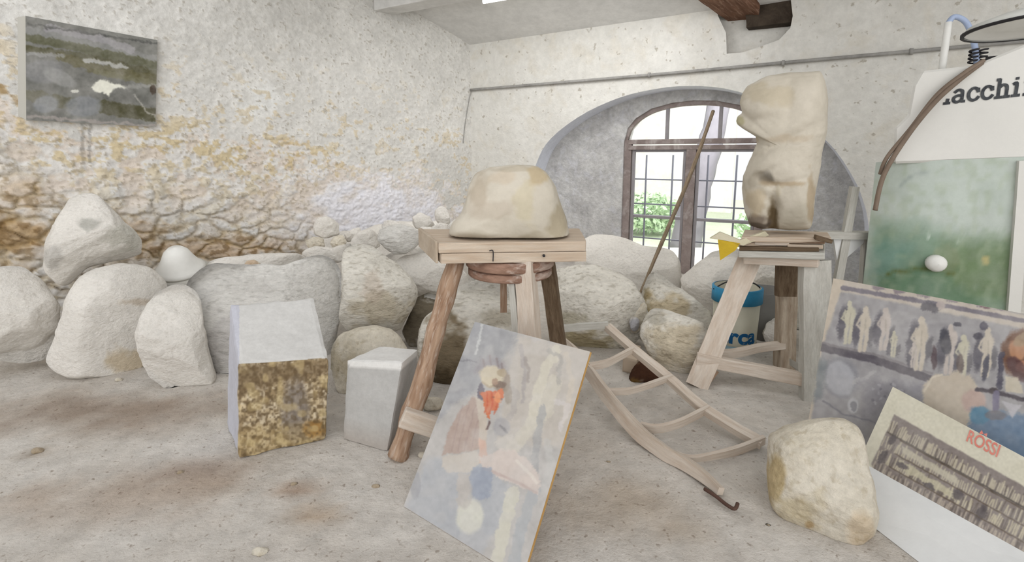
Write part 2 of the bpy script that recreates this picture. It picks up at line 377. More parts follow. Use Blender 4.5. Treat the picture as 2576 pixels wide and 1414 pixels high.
REDI = M('red_lettering', (214, 126, 112), (222, 160, 146), 40, .5, 60, .1, 0, rough=.8)
BLUI = M('blue_lettering', (22, 84, 130), (30, 100, 150), 20, .4, 60, .1, 0, rough=.7)
STICKM = M('stick_wood', (150, 134, 112), (104, 90, 72), 3.5, .8, 14, .25, .5, 30, .9, uv=True, stretch=(3, 8, 1), tint2=(128, 96, 78))
WOODM = M('stand_leg_wood', (182, 168, 150), (134, 114, 94), 3, .8, 14, .22, .6, 30, .9, uv=True, stretch=(1.5, 10, 1), bdist=.004)
ENDW = M('sawn_end_wood', (190, 176, 158), (160, 142, 122), 6, .7, 30, .15, .3, 40, .85)
HOOKM = M('rusty_hook_iron', (96, 72, 62), (66, 50, 44), 12, .6, 40, .2, .3, 60, .8)
YELL = M('yellow_cloth', (196, 166, 50), (170, 140, 40), 8, .5, 30, .1, .2, 60, .9)
CLOTH = M('pale_cloth', (200, 192, 168), (170, 160, 132), 8, .5, 30, .1, .3, 60, .9)
ENAM = M('lamp_shade_metal', (206, 206, 200), (176, 176, 170), 4, .6, 20, .1, .05, 40, .35)
LEAF = M('leaves', (206, 226, 192), (168, 200, 150), 9, .8, 30, .2, 0)
TRUNK = M('tree_bark', (128, 124, 130), (104, 100, 108), 5, .6, 20, .2, .4, 20)
OUTW = M('neighbour_wall', (236, 232, 228), (196, 190, 184), 3, .5, 14, .1, .2, 20)
GRASS = M('yard_ground', (214, 222, 196), (196, 208, 174), 3, .6, 20, .2, .3, 20)
def emis(name, c, s):
    m = bpy.data.materials.new(name); m.use_nodes = True; b = m.node_tree.nodes['Principled BSDF']
    b.inputs['Emission Color'].default_value = (*c, 1); b.inputs['Emission Strength'].default_value = s; b.inputs['Base Color'].default_value = (*c, 1); return m
TUBE = emis('lit_tube', (1, 1, .96), 6)
def glassmat():
    m = bpy.data.materials.new('window_glass'); m.use_nodes = True; nt = m.node_tree; nt.nodes.clear()
    o = nt.nodes.new('ShaderNodeOutputMaterial'); t = nt.nodes.new('ShaderNodeBsdfTransparent'); g = nt.nodes.new('ShaderNodeBsdfGlossy')
    d = nt.nodes.new('ShaderNodeBsdfDiffuse'); d.inputs[0].default_value = (.9, .93, 1, 1)
    g.inputs['Roughness'].default_value = .1; t.inputs[0].default_value = (1, 1, 1, 1)
    m1 = nt.nodes.new('ShaderNodeMixShader'); m1.inputs[0].default_value = .03; m2 = nt.nodes.new('ShaderNodeMixShader'); m2.inputs[0].default_value = .03
    nt.links.new(t.outputs[0], m1.inputs[1]); nt.links.new(g.outputs[0], m1.inputs[2])
    nt.links.new(m1.outputs[0], m2.inputs[1]); nt.links.new(d.outputs[0], m2.inputs[2]); nt.links.new(m2.outputs[0], o.inputs[0]); return m
GLASS = glassmat()

# ================================================================== ROOM SHELL
C0 = np.array([-.544, 6.6, 0]); dB = np.array([.873, -.488, 0]); nA = np.array([.488, .873, 0])
dL = np.array([-.7071, -.7071, 0]); nL = np.array([-.7071, .7071, 0])
def BW(s, z, d=0.): return C0 + dB * s + nA * d + np.array([0, 0, z])      # back wall: along, up, into the wall
def LW(t, z, d=0.): return C0 + dL * t + nL * d + np.array([0, 0, z])
def bw(x, y, d=0.): p = onp(x, y, C0 + nA * d, nA); return (p - C0) @ dB, p[2]

# floor
fx, fy = np.linspace(-6, 6.5, 250), np.linspace(-2.5, 7.2, 200)
gv = [(x, y, 0.) for y in fy for x in fx]; nx = len(fx)
gf = [(j * nx + i, j * nx + i + 1, (j + 1) * nx + i + 1, (j + 1) * nx + i) for j in range(len(fy) - 1) for i in range(nx - 1)]
me = mesh(gv, gf, True); va = verts_of(me)
fc = np.ones((len(va), 3)) * 255.
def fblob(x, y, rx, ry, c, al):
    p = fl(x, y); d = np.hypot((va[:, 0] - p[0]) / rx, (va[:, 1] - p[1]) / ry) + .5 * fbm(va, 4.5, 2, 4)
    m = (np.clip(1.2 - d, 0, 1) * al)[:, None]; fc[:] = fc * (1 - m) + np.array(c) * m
fblob(250, 1030, 1.0, .22, (200, 188, 178), .95); fblob(480, 1190, .30, .10, (208, 194, 184), .8); fblob(420, 1230, .5, .10, (226, 212, 200), .8)  # first blob paints the shade below the left stones into the floor
fblob(730, 1230, .10, .05, (205, 184, 168), .8); fblob(790, 1300, .12, .07, (215, 196, 176), .8); fblob(250, 1270, .5, .12, (232, 222, 214), .7)
fblob(90, 1140, .07, .05, (205, 196, 186), .8); fblob(1560, 1260, .25, .16, (236, 226, 214), .8); fblob(1700, 1330, .2, .1, (226, 214, 200), .7)
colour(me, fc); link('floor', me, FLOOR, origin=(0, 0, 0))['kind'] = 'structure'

# left wall: old plaster above, bare rubble masonry below
cellx = 1.7
TT, ZZ = np.linspace(-.35, 6.6, 720), np.linspace(0, 3.8, 390)
pic = Pic(-700, -150, 1300, 1300, (214, 212, 207), 6)
pic.mottle(6, 120, 1); pic.mottle(5, 40, 2); pic.mottle(4, 18, 9)
TG, ZG = np.meshgrid(TT, ZZ); tt_, zz_ = TG.ravel(), ZG.ravel()
PW = C0[None] + dL[None] * tt_[:, None] + np.stack([0 * zz_, 0 * zz_, zz_], 1)
PX, PY = pj(np.where((PW[:, 1] > .35)[:, None], PW, np.array([-2.2, .35, 1.]))); X, Y = PX, PY
bx = [-700, 0, 60, 200, 400, 480, 600, 700, 820, 900, 1000, 1100, 1300]; by = [170, 190, 300, 320, 310, 300, 345, 330, 370, 390, 400, 440, 480]
Q = np.stack([tt_, zz_ * 1.25, 0 * tt_], 1)
n1, n2, n3, n4 = vn(Q, 2.1, 1), fbm(Q, 6.5, 5, 3), fbm(Q, 17, 8, 3), fbm(Q, 40, 3, 2)
wx = tt_ * 4.6 + .35 * vn(Q, 5, 20) + .12 * vn(Q, 20, 2); wy = zz_ * 8.2 + .35 * vn(Q, 5, 30) + .12 * vn(Q, 20, 6)
d1, gap, cid = voro(wx + 60, wy + 60); edge = np.clip(gap * 3.6, 0, 1)
crr = np.random.RandomState(9).rand(65536, 3)[cid]
b = np.interp(X, bx, by); col = lambda *c: np.array(c, float)[None]
def mixm(A, B, m): m = np.clip(m, 0, 1)[:, None]; return A * (1 - m) + B * m
ra = np.clip((Y + 60 * n1 + 55 * n2 + 40 * n3 - b) / 28., 0, 1)
deep = np.clip((Y + 50 * n2 + 40 * n1 - b - 130) / 80., 0, 1)
def blob(cx, cy, rx, ry): return np.clip(1.6 - 1.3 * np.hypot((X - cx) / rx, (Y - cy) / ry) + .6 * n2 + .4 * n3, 0, 1)
stone = np.array([218, 211, 202])[None] + (crr[:, :1] - .5) * np.array([22, 18, 12])[None] + (crr[:, 1:2] - .5) * 10
stone = mixm(stone, col(221, 220, 218), (crr[:, 2] > .5) * .75)
rub = mixm(col(219, 206, 193) * np.ones((len(X), 3)), stone, .25 + .75 * deep)
rub = mixm(rub, col(184, 170, 148), (1 - edge) * (.25 + .5 * deep))
rub = mixm(rub, col(222, 221, 218), np.clip((n2 * .8 + n1 * .5 + .12) * 6, 0, 1) * .8 * (1 - .5 * deep))
band = np.exp(-((Y - b - 55) / 75.) ** 2)
rub = mixm(rub, col(200, 176, 124), np.clip((n3 + .5 * n2 - .12) * 5, 0, 1) * (.25 + .6 * band) * .75)
rub = mixm(rub, col(150, 138, 118), np.clip((n4 - .42) * 7, 0, 1) * .55)
bm_ = np.maximum.reduce([blob(20, 590, 120, 90), blob(540, 622, 230, 34), .75 * blob(330, 600, 110, 55), .65 * blob(60, 490, 90, 60), .6 * blob(40, 225, 60, 36)])
br2 = mixm(col(166, 138, 92) * np.ones((len(X), 3)), col(212, 190, 170), np.clip(edge * 1.3 - .25, 0, 1) * .75)
br2 = mixm(br2, col(160, 130, 84), blob(10, 600, 100, 80) * .6); br2 = mixm(br2, col(120, 92, 56), np.clip((n3 + .3 * n4 - .25) * 5, 0, 1) * .7)
rub = mixm(rub, br2, bm_ * .9)
wh = np.clip(1.5 - 1.25 * np.hypot((X - 960) / 250., (Y - 550) / 130.) + .5 * n2 + .2 * n3, 0, 1)
rub = mixm(rub, col(232, 232, 240), wh * .9)
pl_ = pic.get(X, Y); pl_ = pl_ + (n2 * 5 + n3 * 5)[:, None]
pl_ = mixm(pl_, col(227, 227, 224), blob(660, 250, 60, 45) * .8)
pl_ = mixm(pl_, col(206, 190, 160), np.clip((n3 + n2 * .6 - .42) * 6, 0, 1) * np.clip((Y - b + 230) / 150., 0, 1) * .7)
pl_ = mixm(pl_, col(160, 154, 144), np.clip((n4 + .3 * n3 - .62) * 8, 0, 1) * .7)
c = mixm(pl_, rub, ra)
drip = ((np.abs(X - 208 - 3 * n3) < 5) | (np.abs(X - 226 - 3 * n4) < 3.5)) & (Y > 300) & (Y < 412)
c = np.where(drip[:, None], c * (.82 + .12 * n4[:, None]), c)
lc = c * (1 + .035 * n4[:, None])
disp = ra * (.004 + (.030 * deep + .005) * (1 - wh * .6) * edge ** .6) + .008 * n1 + .005 * n3 + .0035 * n4 * (1 + ra) + .012 * (1 - ra) + .006 * n2 * ra
lv = PW - nL[None] * disp[:, None]
nx = len(TT)
lf = [(j * nx + i, j * nx + i + 1, (j + 1) * nx + i + 1, (j + 1) * nx + i) for j in range(len(ZZ) - 1) for i in range(nx - 1)]
me = mesh(lv, lf, True); colour(me, np.array(lc)); link('wall_left', me, PLASTV, origin=LW(3, 0))['kind'] = 'structure'

# back wall with the wide arch, and the grey infill wall set into it round the window
ARCH = [(.80, -.02), (.81, .35), (.84, .8), (.97, 1.26), (1.15, 1.54), (1.53, 1.80), (1.96, 1.97), (2.33, 2.04), (2.68, 2.055), (3.08, 2.0), (3.5, 1.83), (3.80, 1.62),
        (4.02, 1.41), (4.2, 1.13), (4.29, .92), (4.345, .7), (4.37, .35), (4.38, -.02)]
ARCH = [tuple(p) for p in resample([np.array(a) for a in ARCH], 60)]
POCK = [bw(1826, 82), bw(1828, 135), bw(1868, 132), bw(1910, 118), bw(1960, 100), bw(1988, 70), bw(1994, 40), bw(1988, -10), bw(1880, -12), bw(1800, -10), bw(1806, 40)]
def face_with_holes(outer, holes, place, d):
    loops = [[Vector((a, b, 0)) for a, b in outer]] + [[Vector((a, b, 0)) for a, b in h] for h in holes]
    flat = [v for l in loops for v in l]; tris = geometry.tessellate_polygon(loops)
    return [place(v.x, v.y, d) for v in flat], [tuple(t) for t in tris]
hz = .32
outer = [(-.02, 0)] + [(.7, 0)] + [a for a in ARCH if a[1] > 0][0:0] + []
outer = [(-.02, 0), (.80, 0)] + [a for a in ARCH if a[1] > .02] + [(4.38, 0), (8.2, 0), (8.2, 3.0), (-.02, 2.95)]
vs, fs = face_with_holes(outer, [POCK], BW, 0)
ms = [fixn(mesh(vs, fs))]
# pocket broken into the wall at the beam
n = len(POCK); pv = [BW(a, b, 0) for a, b in POCK] + [BW(a, b, .16) for a, b in POCK]
ms.append(mesh(pv, [(i, (i + 1) % n, n + (i + 1) % n, n + i) for i in range(n)] + [tuple(range(n, 2 * n))]))
me = join(ms); ob = link('wall_back', me, PLAST, origin=BW(4, 0)); ob['kind'] = 'structure'
me.materials.append(DARK)
SOFF = [a for a in ARCH]
sv = [BW(a, max(b, 0), 0) for a, b in SOFF] + [BW(a, max(b, 0), hz) for a, b in SOFF]; k = len(SOFF)
me = mesh(sv, [(i, i + 1, k + i + 1, k + i) for i in range(k - 1)], True); link('trim_1', me, RING)['kind'] = 'structure'
WIN = [(1.95, 0), (1.95, 1.50), (1.99, 1.66), (2.08, 1.77), (2.25, 1.87), (2.48, 1.925), (2.71, 1.94), (2.94, 1.925), (3.17, 1.87), (3.34, 1.77), (3.43, 1.66), (3.47, 1.50), (3.47, 0)]
inn = [(.70, 0)] + [(1.95, 0)] + WIN[1:-1] + [(3.47, 0), (4.5, 0), (4.5, 2.2), (.70, 2.2)]
loops = [[Vector((a, b, 0)) for a, b in inn]]; tris = geometry.tessellate_polygon(loops)
vs = [BW(a, b, hz) for a, b in inn]; nI = len(vs); fs = [tuple(t) for t in tris]
wv = [BW(a, b, hz) for a, b in WIN] + [BW(a, b, hz + .28) for a, b in WIN]; nw = len(WIN)
fs += [(nI + i, nI + i + 1, nI + nw + i + 1, nI + nw + i) for i in range(nw - 1)]
link('wall_infill', fixn(mesh(vs + wv, fs)), INFILL)['kind'] = 'structure'

# ceiling, rising a little away from the window wall
def CE(s, back): return C0 + dB * s - nA * back + np.array([0, 0, 2.80 + .055 * back + .012 * s])
def CV(s, back): return C0 + dB * s - nA * back + np.array([0, 0, 2.80 + .34 * back - .05 * back * back + .012 * s])
cvv = [CV(-3.2 + 11.4 * i / 30, -.15 + 3.5 * j / 24) for j in range(25) for i in range(31)]
me = mesh(cvv, [(j * 31 + i, j * 31 + i + 1, (j + 1) * 31 + i + 1, (j + 1) * 31 + i) for j in range(24) for i in range(30)], True); ob = link('ceiling', me, CEIL); ob['kind'] = 'structure'
ob.modifiers.new('thick', 'SOLIDIFY').thickness = .06; ob.modifiers['thick'].offset = 1
# ceiling beam running parallel to the window wall
pA = onp(985, 38, C0, nL) ; pA = pA + nL * .04
pB = pA + dB * 4.2 + np.array([0, 0, .02])
me = bar(pA + np.array([0, 0, .09]) - nA * .12, pB + np.array([0, 0, .09]) - nA * .12, .24, .18, seg=20, wob=.006)
tag(bevel(link('ceiling_beam', me, CEIL), .01), 'grey plastered beam crossing the ceiling at the top near the left wall', 'beam')
# lit tube lamp
t = empty('ceiling_lamp', at(1272, -8, 5.2), 'bright fluorescent tube lamp on the ceiling at the top edge', 'lamp')
cl = at(1272, -6, 5.2); e1 = dB * .27
bevel(link('housing', bar(cl - e1 + [0, 0, .045], cl + e1 + [0, 0, .045], .12, .03, seg=2), CERAM, t), .004)
link('tube', tube([cl - e1 * .96, cl + e1 * .96], .022, 4, 12), TUBE, t)

# ---------------------------------------------------------------- window
t = empty('window_1', BW(2.71, 0, hz + .05), 'arched two-leaf window with weathered brown wooden frame', 'window'); t['kind'] = 'structure'
wd_ = hz + .06
def wbar(s0, z0, s1, z1, wd, th, mat, name, d=wd_, par=t):
    p, q = BW(s0, z0, d), BW(s1, z1, d); up = dB if abs(s1 - s0) < abs(z1 - z0) else np.array([0, 0, 1])
    return bevel(link(name, bar(p, q, th, wd, up, seg=6, wob=.002), mat, par), .003)
wbar(1.99, 0, 1.99, 1.52, .09, .07, FRAME, 'side_post'); wbar(3.43, 0, 3.43, 1.52, .09, .07, FRAME, 'side_post')
AR = [BW(a, b - .02, wd_) for a, b in WIN[1:-1]]
link('arched_head', sweep(AR, (0, 0, 1), .06, .06, 40), FRAME, t)
wbar(2.0, 1.50, 3.42, 1.50, .055, .08, FRAME, 'transom'); wbar(2.0, 1.435, 3.42, 1.435, .05, .10, FRAME, 'transom')
wbar(2.71, 0, 2.71, 1.42, .105, .09, FRAME, 'centre_post')
for s in (2.43, 2.99): wbar(s, 1.52, s, 1.90, .035, .05, MUNT, 'fanlight_bar')
for a, b in ((2.05, 2.65), (2.77, 3.38)):
    f = empty('casement', BW((a + b) / 2, 0, wd_), None, None); f.parent = t; f.location = Vector(f.location) - t.location
    for z in (.63, .02): wbar(a, z, b, z, .032, .04, MUNT, 'glazing_bar', par=f)
    wbar(a + .012, 0, a + .012, 1.41, .03, .045, MUNT, 'stile', par=f); wbar(b - .012, 0, b - .012, 1.41, .03, .045, MUNT, 'stile', par=f)
    wbar(a, 1.398, b, 1.398, .03, .045, MUNT, 'rail', par=f)
    link('pane', prism([BW(a, 0, wd_ + .01), BW(b, 0, wd_ + .01), BW(b, 1.4, wd_ + .01), BW(a, 1.4, wd_ + .01)], nA * .004), GLASS, f)
fp = [BW(a, b - .01, wd_ + .01) for a, b in WIN[2:-2]]
link('fanlight_pane', prism([BW(1.99, 1.52, wd_ + .01)] + fp + [BW(3.43, 1.52, wd_ + .01)], nA * .004), GLASS, t)
g = empty('window_grille', BW(2.71, .0, hz + .26), 'thin blue-grey iron grille of crossed bars outside the window glass', 'grille')
gd = hz + .26
for s in (2.16, 2.47, 2.86, 3.16): link('upright_bar', tube([BW(s, -.05, gd), BW(s, 1.35, gd)], .011, 4, 8), IRON, g)
for z in (.34, .62, .76, 1.06): link('cross_bar', tube([BW(1.92, z, gd), BW(3.5, z, gd)], .009, 4, 8), IRON, g)

# ---------------------------------------------------------------- outdoors
me = prism([BW(-3, -.25, .7), BW(9, -.25, .7), BW(14, -.25, 14), BW(-6, -.25, 14)], (0, 0, -.05)); link('ground', me, GRASS)['kind'] = 'structure'
tr = empty('tree', BW(2.5, -.25, 3.2), 'grey leaning tree trunk with leaves seen through the left window pane', 'tree')
b0 = BW(2.2, -.25, 3.2); link('trunk', tube([b0, b0 + [.15, 0, 1.0], b0 + [.45, .1, 2.2], b0 + [.5, .2, 3.4]], lambda q: .26 - .12 * q, 20, 14, .2), TRUNK, tr)
def leaves(cen, rad, n, sz, mat, name, par):
    vs, fs = [], []
    for i in range(n):
        d = unit(rng.randn(3)); c = np.array(cen) + d * np.array(rad) * rng.rand() ** .4
        a, b = unit(rng.randn(3)), unit(rng.randn(3)); a *= sz; b = unit(np.cross(a, b)) * sz * .55; k = len(vs)
        vs += [c - a, c + b * .9, c + a, c - b * .9]; fs.append((k, k + 1, k + 2, k + 3))
    return link(name, mesh(vs, fs), mat, par)
leaves(b0 + [.6, .2, 4.6], (2.0, 1.4, .7), 1500, .09, LEAF, 'crown', tr)
for i, (s, d, r) in enumerate(((1.2, 4.6, .7), (3.6, 3.6, .65), (5.4, 6.0, .8), (7.6, 4.6, .7))):
    bsh = empty('bush', BW(s, -.25, d), ['green bush outside, seen low through the left casement', 'green bush outside, seen low through the right casement',
                'tall pale green bush outside to the right of the window', 'broad green bush outside, farthest right'][i], 'bush', 'bushes in the yard outside')
    leaves(BW(s, .18, d), (r * 1.1, r, .42), 1500, .07, LEAF, 'foliage', bsh)
me = prism([BW(-4, -.25, 9.5), BW(2.3, -.25, 9.5), BW(2.3, 3.6, 9.5), BW(-4, 3.6, 9.5)], nA * .3); tag(link('neighbouring_house', me, OUTW), 'pale house wall in the yard outside the left pane', 'building')

# ---------------------------------------------------------------- pipe along the back wall
cp = empty('wall_pipe', BW(.05, 2.17, -.02), 'thin grey pipe running along the window wall above the arch', 'pipe')
PP = [BW(.03, bw(1187, 227)[1], -.03), BW(bw(1635, 190)[0], bw(1635, 190)[1], -.03), BW(bw(1995, 157)[0], bw(1995, 157)[1], -.03), BW(bw(2290, 131)[0], bw(2290, 131)[1], -.03), BW(6.4, 2.24, -.03)]
link('pipe', tube(PP, .016, 40, 10), PIPE, cp)
for x, y in ((1635, 190), (1970, 160), (2290, 131)):
    s, z = bw(x, y); link('clamp', tube([BW(s - .012, z, -.03), BW(s + .012, z, -.03)], .027, 3, 12), PIPE, cp)
link('drop_cable', tube([BW(.04, 2.17, -.02), LW(.03, 2.05, -.02), LW(.10, 1.75, -.02), LW(.14, 1.5, -.02)], .006, 16, 6), PIPE, cp)

# rafter end in its pocket
r0, r1 = at(1880, 30, 5.2), at(1735, -90, 4.3)
ra = empty('ceiling_rafter', r0, 'reddish-brown old rafter sticking out of a hole high in the window wall', 'rafter')
for k, (o_, wdt, th) in enumerate(((0, .20, .16), (.13, .07, .10), (-.13, .06, .12))):
    side = unit(np.cross(r1 - r0, [0, 0, 1])) * o_
    bevel(link('plank', bar(r0 + side + [0, 0, .0 if k == 0 else -.03], r1 + side + [0, 0, 0 if k == 0 else -.03], wdt, th, seg=10, wob=.006, seed=k), RUSTB, ra), .005)
q0 = onp(1935, 48, C0 + nA * .09, nA); me = bar(q0 + [0, 0, -.06], q0 + [0, 0, .26], .40, .12, nA, 10, .035)
tag(link('pocket_masonry', me, DARK), kind='structure')  # rough masonry lump filling the pocket round the rafter

# ---------------------------------------------------------------- picture on the left wall
pp = Pic(30, 20, 420, 340, (132, 132, 128)); pp.mottle(10, 40, 3); pp.mottle(9, 14, 4)
for (pts, wd, c) in (([(70, 75), (180, 100), (395, 150)], 16, (150, 150, 148)), ([(70, 95), (200, 120), (395, 165)], 20, (112, 112, 92)), ([(120, 70), (260, 100), (330, 125)], 18, (164, 162, 164)),
                     ([(70, 122), (230, 145), (395, 185)], 16, (104, 102, 80)), ([(150, 140), (230, 170), (395, 200)], 22, (114, 110, 84)), ([(215, 150), (275, 160), (320, 170)], 10, (186, 186, 184)),
                     ([(70, 135), (160, 140)], 9, (158, 158, 156)), ([(240, 180), (330, 198), (395, 210)], 14, (130, 128, 108)), ([(70, 60), (395, 110)], 5, (104, 104, 102)), ([(290, 220), (395, 215)], 9, (160, 160, 156)),
                     ([(260, 270), (395, 290)], 34, (98, 96, 74)), ([(75, 240), (180, 262)], 30, (116, 114, 98)), ([(340, 240), (365, 275), (393, 295)], 5, (176, 174, 168)), ([(70, 292), (395, 318)], 7, (166, 160, 156))):
    pp.line(pts, wd, c, .8, 4)
pp.ell(110, 180, 50, 30, (146, 146, 146), .8); pp.ell(150, 195, 45, 18, (158, 158, 156), .7, 25); pp.ell(115, 262, 32, 22, (148, 150, 152), .85, -10); pp.ell(210, 268, 46, 26, (146, 148, 150), .85)
pp.poly([(229, 218), (250, 200), (268, 205), (300, 212), (318, 220), (285, 225), (272, 243), (256, 232), (240, 232)], (222, 221, 210), 1, 3)
pp.ell(188, 229, 10, 4, (205, 204, 196)); pp.ell(385, 225, 8, 12, (80, 66, 52), .8); pp.mottle(5, 6, 8)
cs = [onp(x, y, C0 - nL * .055, nL) for x, y in ((66, 302), (391, 319), (396, 101), (64, 40))]
def board(corners, nu, nv, picture, name, parent=None, thick=.012, matf=PRINT, mate=EDGE, gain=1.2, lift=160):
    """thin panel with a printed face; corners BL, BR, TR, TL as seen from the front"""
    bl, br, tr_, tl = [np.array(c) for c in corners]; vs = []
    for j in range(nv + 1):
        for i in range(nu + 1):
            u, v = i / nu, j / nv; vs.append(bl * (1 - u) * (1 - v) + br * u * (1 - v) + tr_ * u * v + tl * (1 - u) * v)
    f = [(j * (nu + 1) + i, j * (nu + 1) + i + 1, (j + 1) * (nu + 1) + i + 1, (j + 1) * (nu + 1) + i) for j in range(nv) for i in range(nu)]
    nn = unit(np.cross(br - bl, tl - bl)); me = mesh(vs, f, True)
    if picture is not None:
        P = np.array([pj(v) for v in vs]); g_ = picture.get(P[:, 0], P[:, 1]); colour(me, (g_ - 178) * gain + lift)
    p = link(name, me, matf, parent)
    s = nn * -.0012
    b = link('backing', prism([bl + s, br + s, tr_ + s, tl + s], -nn * thick), mate, parent)
    return p, nn
t = empty('wall_painting', cs[0], 'large weathered grey-green painting hanging high on the left wall', 'painting')
board(cs, 220, 180, pp, 'painted_face', t, .045, PRINT, PLAST, 1.25, 168)
link('side_strip', prism([onp(x, y, C0 - nL * .02, nL) for x, y in ((46, 292), (66, 301), (64, 41), (44, 42))], nL * .012), WOODG, t)
c2 = [onp(x, y, C0 - nL * .012, nL) for x, y in ((47, 292), (66, 302), (64, 40), (43, 42))]

# ================================================================== STONES
def clipz(P, z0): P[:, 2] = np.maximum(P[:, 2], z0); return P
def rock(poly, label, mat=None, Y=None, T=.22, TB=None, nse=.04, fac=6, dents=(), paint=(), name='rock', cat='rock', group=None, z0=0., p=.72, NA=150, NB=76, rough_=1., seed=None, smooth_r=4, fsoft=.7, bottom=True):
    mat = mat or ST1; TB = TB or T
    seed = seed if seed is not None else sum(poly[0]) % 97; r_ = np.random.RandomState(int(seed) + 3)
    pa = np.array(poly, float); A = 0; cx = cy = 0
    for (xa, ya), (xb, yb) in zip(pa, np.roll(pa, -1, 0)):
        k = xa * yb - xb * ya; A += k; cx += (xa + xb) * k; cy += (ya + yb) * k
    cx /= 3 * A; cy /= 3 * A
    if Y is None: Y = float(fl(cx, pa[:, 1].max() - 6)[1]) + T * .35
    c = at(cx, cy, Y); n = unit(c - O); a = unit(np.cross(n, [0, 0, 1])); b = np.cross(a, n)
    pts = [onp(x, y, c, n) - c for x, y in poly]; q = np.array([[v @ a, v @ b] for v in pts]); rr = []
    for k in range(NA):
        t = 2 * math.pi * k / NA; d = np.array([math.cos(t), math.sin(t)]); best = 0
        for i in range(len(q)):
            p0, p1 = q[i], q[(i + 1) % len(q)]; e = p1 - p0; den = d[0] * e[1] - d[1] * e[0]
            if abs(den) < 1e-9: continue
            s = (p0[0] * e[1] - p0[1] * e[0]) / den; u = (p0[0] * d[1] - p0[1] * d[0]) / den
            if s > 0 and -1e-6 <= u <= 1 + 1e-6: best = max(best, s)
        rr.append(best)
    rr = np.array(rr)
    for _ in range(smooth_r): rr = (np.roll(rr, 1) + 2 * rr + np.roll(rr, -1)) / 4
    size = rr.mean(); vs, fs = [], []
    planes = []
    for _ in range(fac):
        m = unit([r_.randn() * .55, r_.randn() * .55, -1]); planes.append((m, .62 + .22 * r_.rand()))
    dist = np.linalg.norm(c - O)
    JJ, KK = np.meshgrid(np.arange(1, NB), np.arange(NA), indexing='ij'); ps = -math.pi / 2 + math.pi * JJ.ravel() / NB; KK = KK.ravel(); tk = 2 * math.pi * KK / NA
    cr = np.abs(np.cos(ps)) ** p; dz = np.abs(np.sin(ps)) ** p * np.where(ps > 0, TB, -T)
    L = np.stack([np.cos(tk) * rr[KK] * cr, np.sin(tk) * rr[KK] * cr, dz], 1); fr_ = dz < 0
    for m, dd in planes:
        h = L @ m - dd * math.sqrt((m[0] * size) ** 2 + (m[1] * size) ** 2 + (m[2] * T) ** 2)
        L = L - m[None] * (np.where((h > 0) & fr_, h, 0) * fsoft)[:, None]
    L[:, 0] *= (dist + L[:, 2]) / dist; L[:, 1] *= (dist + L[:, 2]) / dist
    PP_ = c[None] + L[:, :1] * a[None] + L[:, 1:2] * b[None] + L[:, 2:3] * n[None]
    rd = PP_ - c[None]; rd = rd / np.linalg.norm(rd, axis=1)[:, None]
    dn = nse * size * (vn(PP_, 1.1 / size, seed) * .9 + vn(PP_, 3.2 / size, seed + 4) * .5) + rough_ * (fbm(PP_ @ np.array([[.6, .3, 0], [0, 1, .3], [.2, 0, 1.4]]), 16, seed + 8, 3) * .0042 + np.minimum(0, vn(PP_, 46, seed) + .2) * .0055 + np.minimum(0, vn(PP_, 95, seed) + .3) * .003)
    vs = list(PP_ + rd * dn[:, None]) + [c - n * T * .97, c + n * TB]
    m1 = NB - 1
    # front pole is first ring side (ps=-90 -> towards camera)
    for j in range(m1 - 1):
        for k in range(NA):
            k2 = (k + 1) % NA; fs.append((j * NA + k, j * NA + k2, (j + 1) * NA + k2, (j + 1) * NA + k))
    vs[-2] = sum(vs[0:NA]) / NA; vs[-1] = sum(vs[(m1 - 1) * NA:m1 * NA]) / NA; f0, f1 = len(vs) - 2, len(vs) - 1
    for k in range(NA):
        k2 = (k + 1) % NA; fs.append((f0, k2, k)); fs.append((f1, (m1 - 1) * NA + k, (m1 - 1) * NA + k2))
    VA = np.array(vs); pr = np.array([pj(v) for v in VA])
    front = ((VA - c) @ n) < T * .2
    for (x, y, rx, ry, rot, amp) in dents:
        an = math.radians(rot); dx, dy = pr[:, 0] - x, pr[:, 1] - y
        u, v = dx * math.cos(an) + dy * math.sin(an), -dx * math.sin(an) + dy * math.cos(an)
        g_ = np.exp(-((u / rx) ** 2 + (v / ry) ** 2)) * amp * front; VA = VA + n[None, :] * g_[:, None]
    if z0 is not None: VA = clipz(VA, z0)
    cl_ = np.ones((len(VA), 3)) * 255.
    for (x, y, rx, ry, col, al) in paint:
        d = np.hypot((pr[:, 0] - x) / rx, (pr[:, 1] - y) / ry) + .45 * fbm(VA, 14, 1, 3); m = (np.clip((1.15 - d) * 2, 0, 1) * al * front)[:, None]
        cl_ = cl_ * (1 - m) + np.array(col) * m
    me = fixn(mesh(VA, fs, True)); colour(me, cl_)
    return tag(link(name, me, mat), label, cat, group)
G1, G2, G3 = 'rough stones heaped along the left wall', 'rough stones below the window', 'small rubble lumps in the corner'
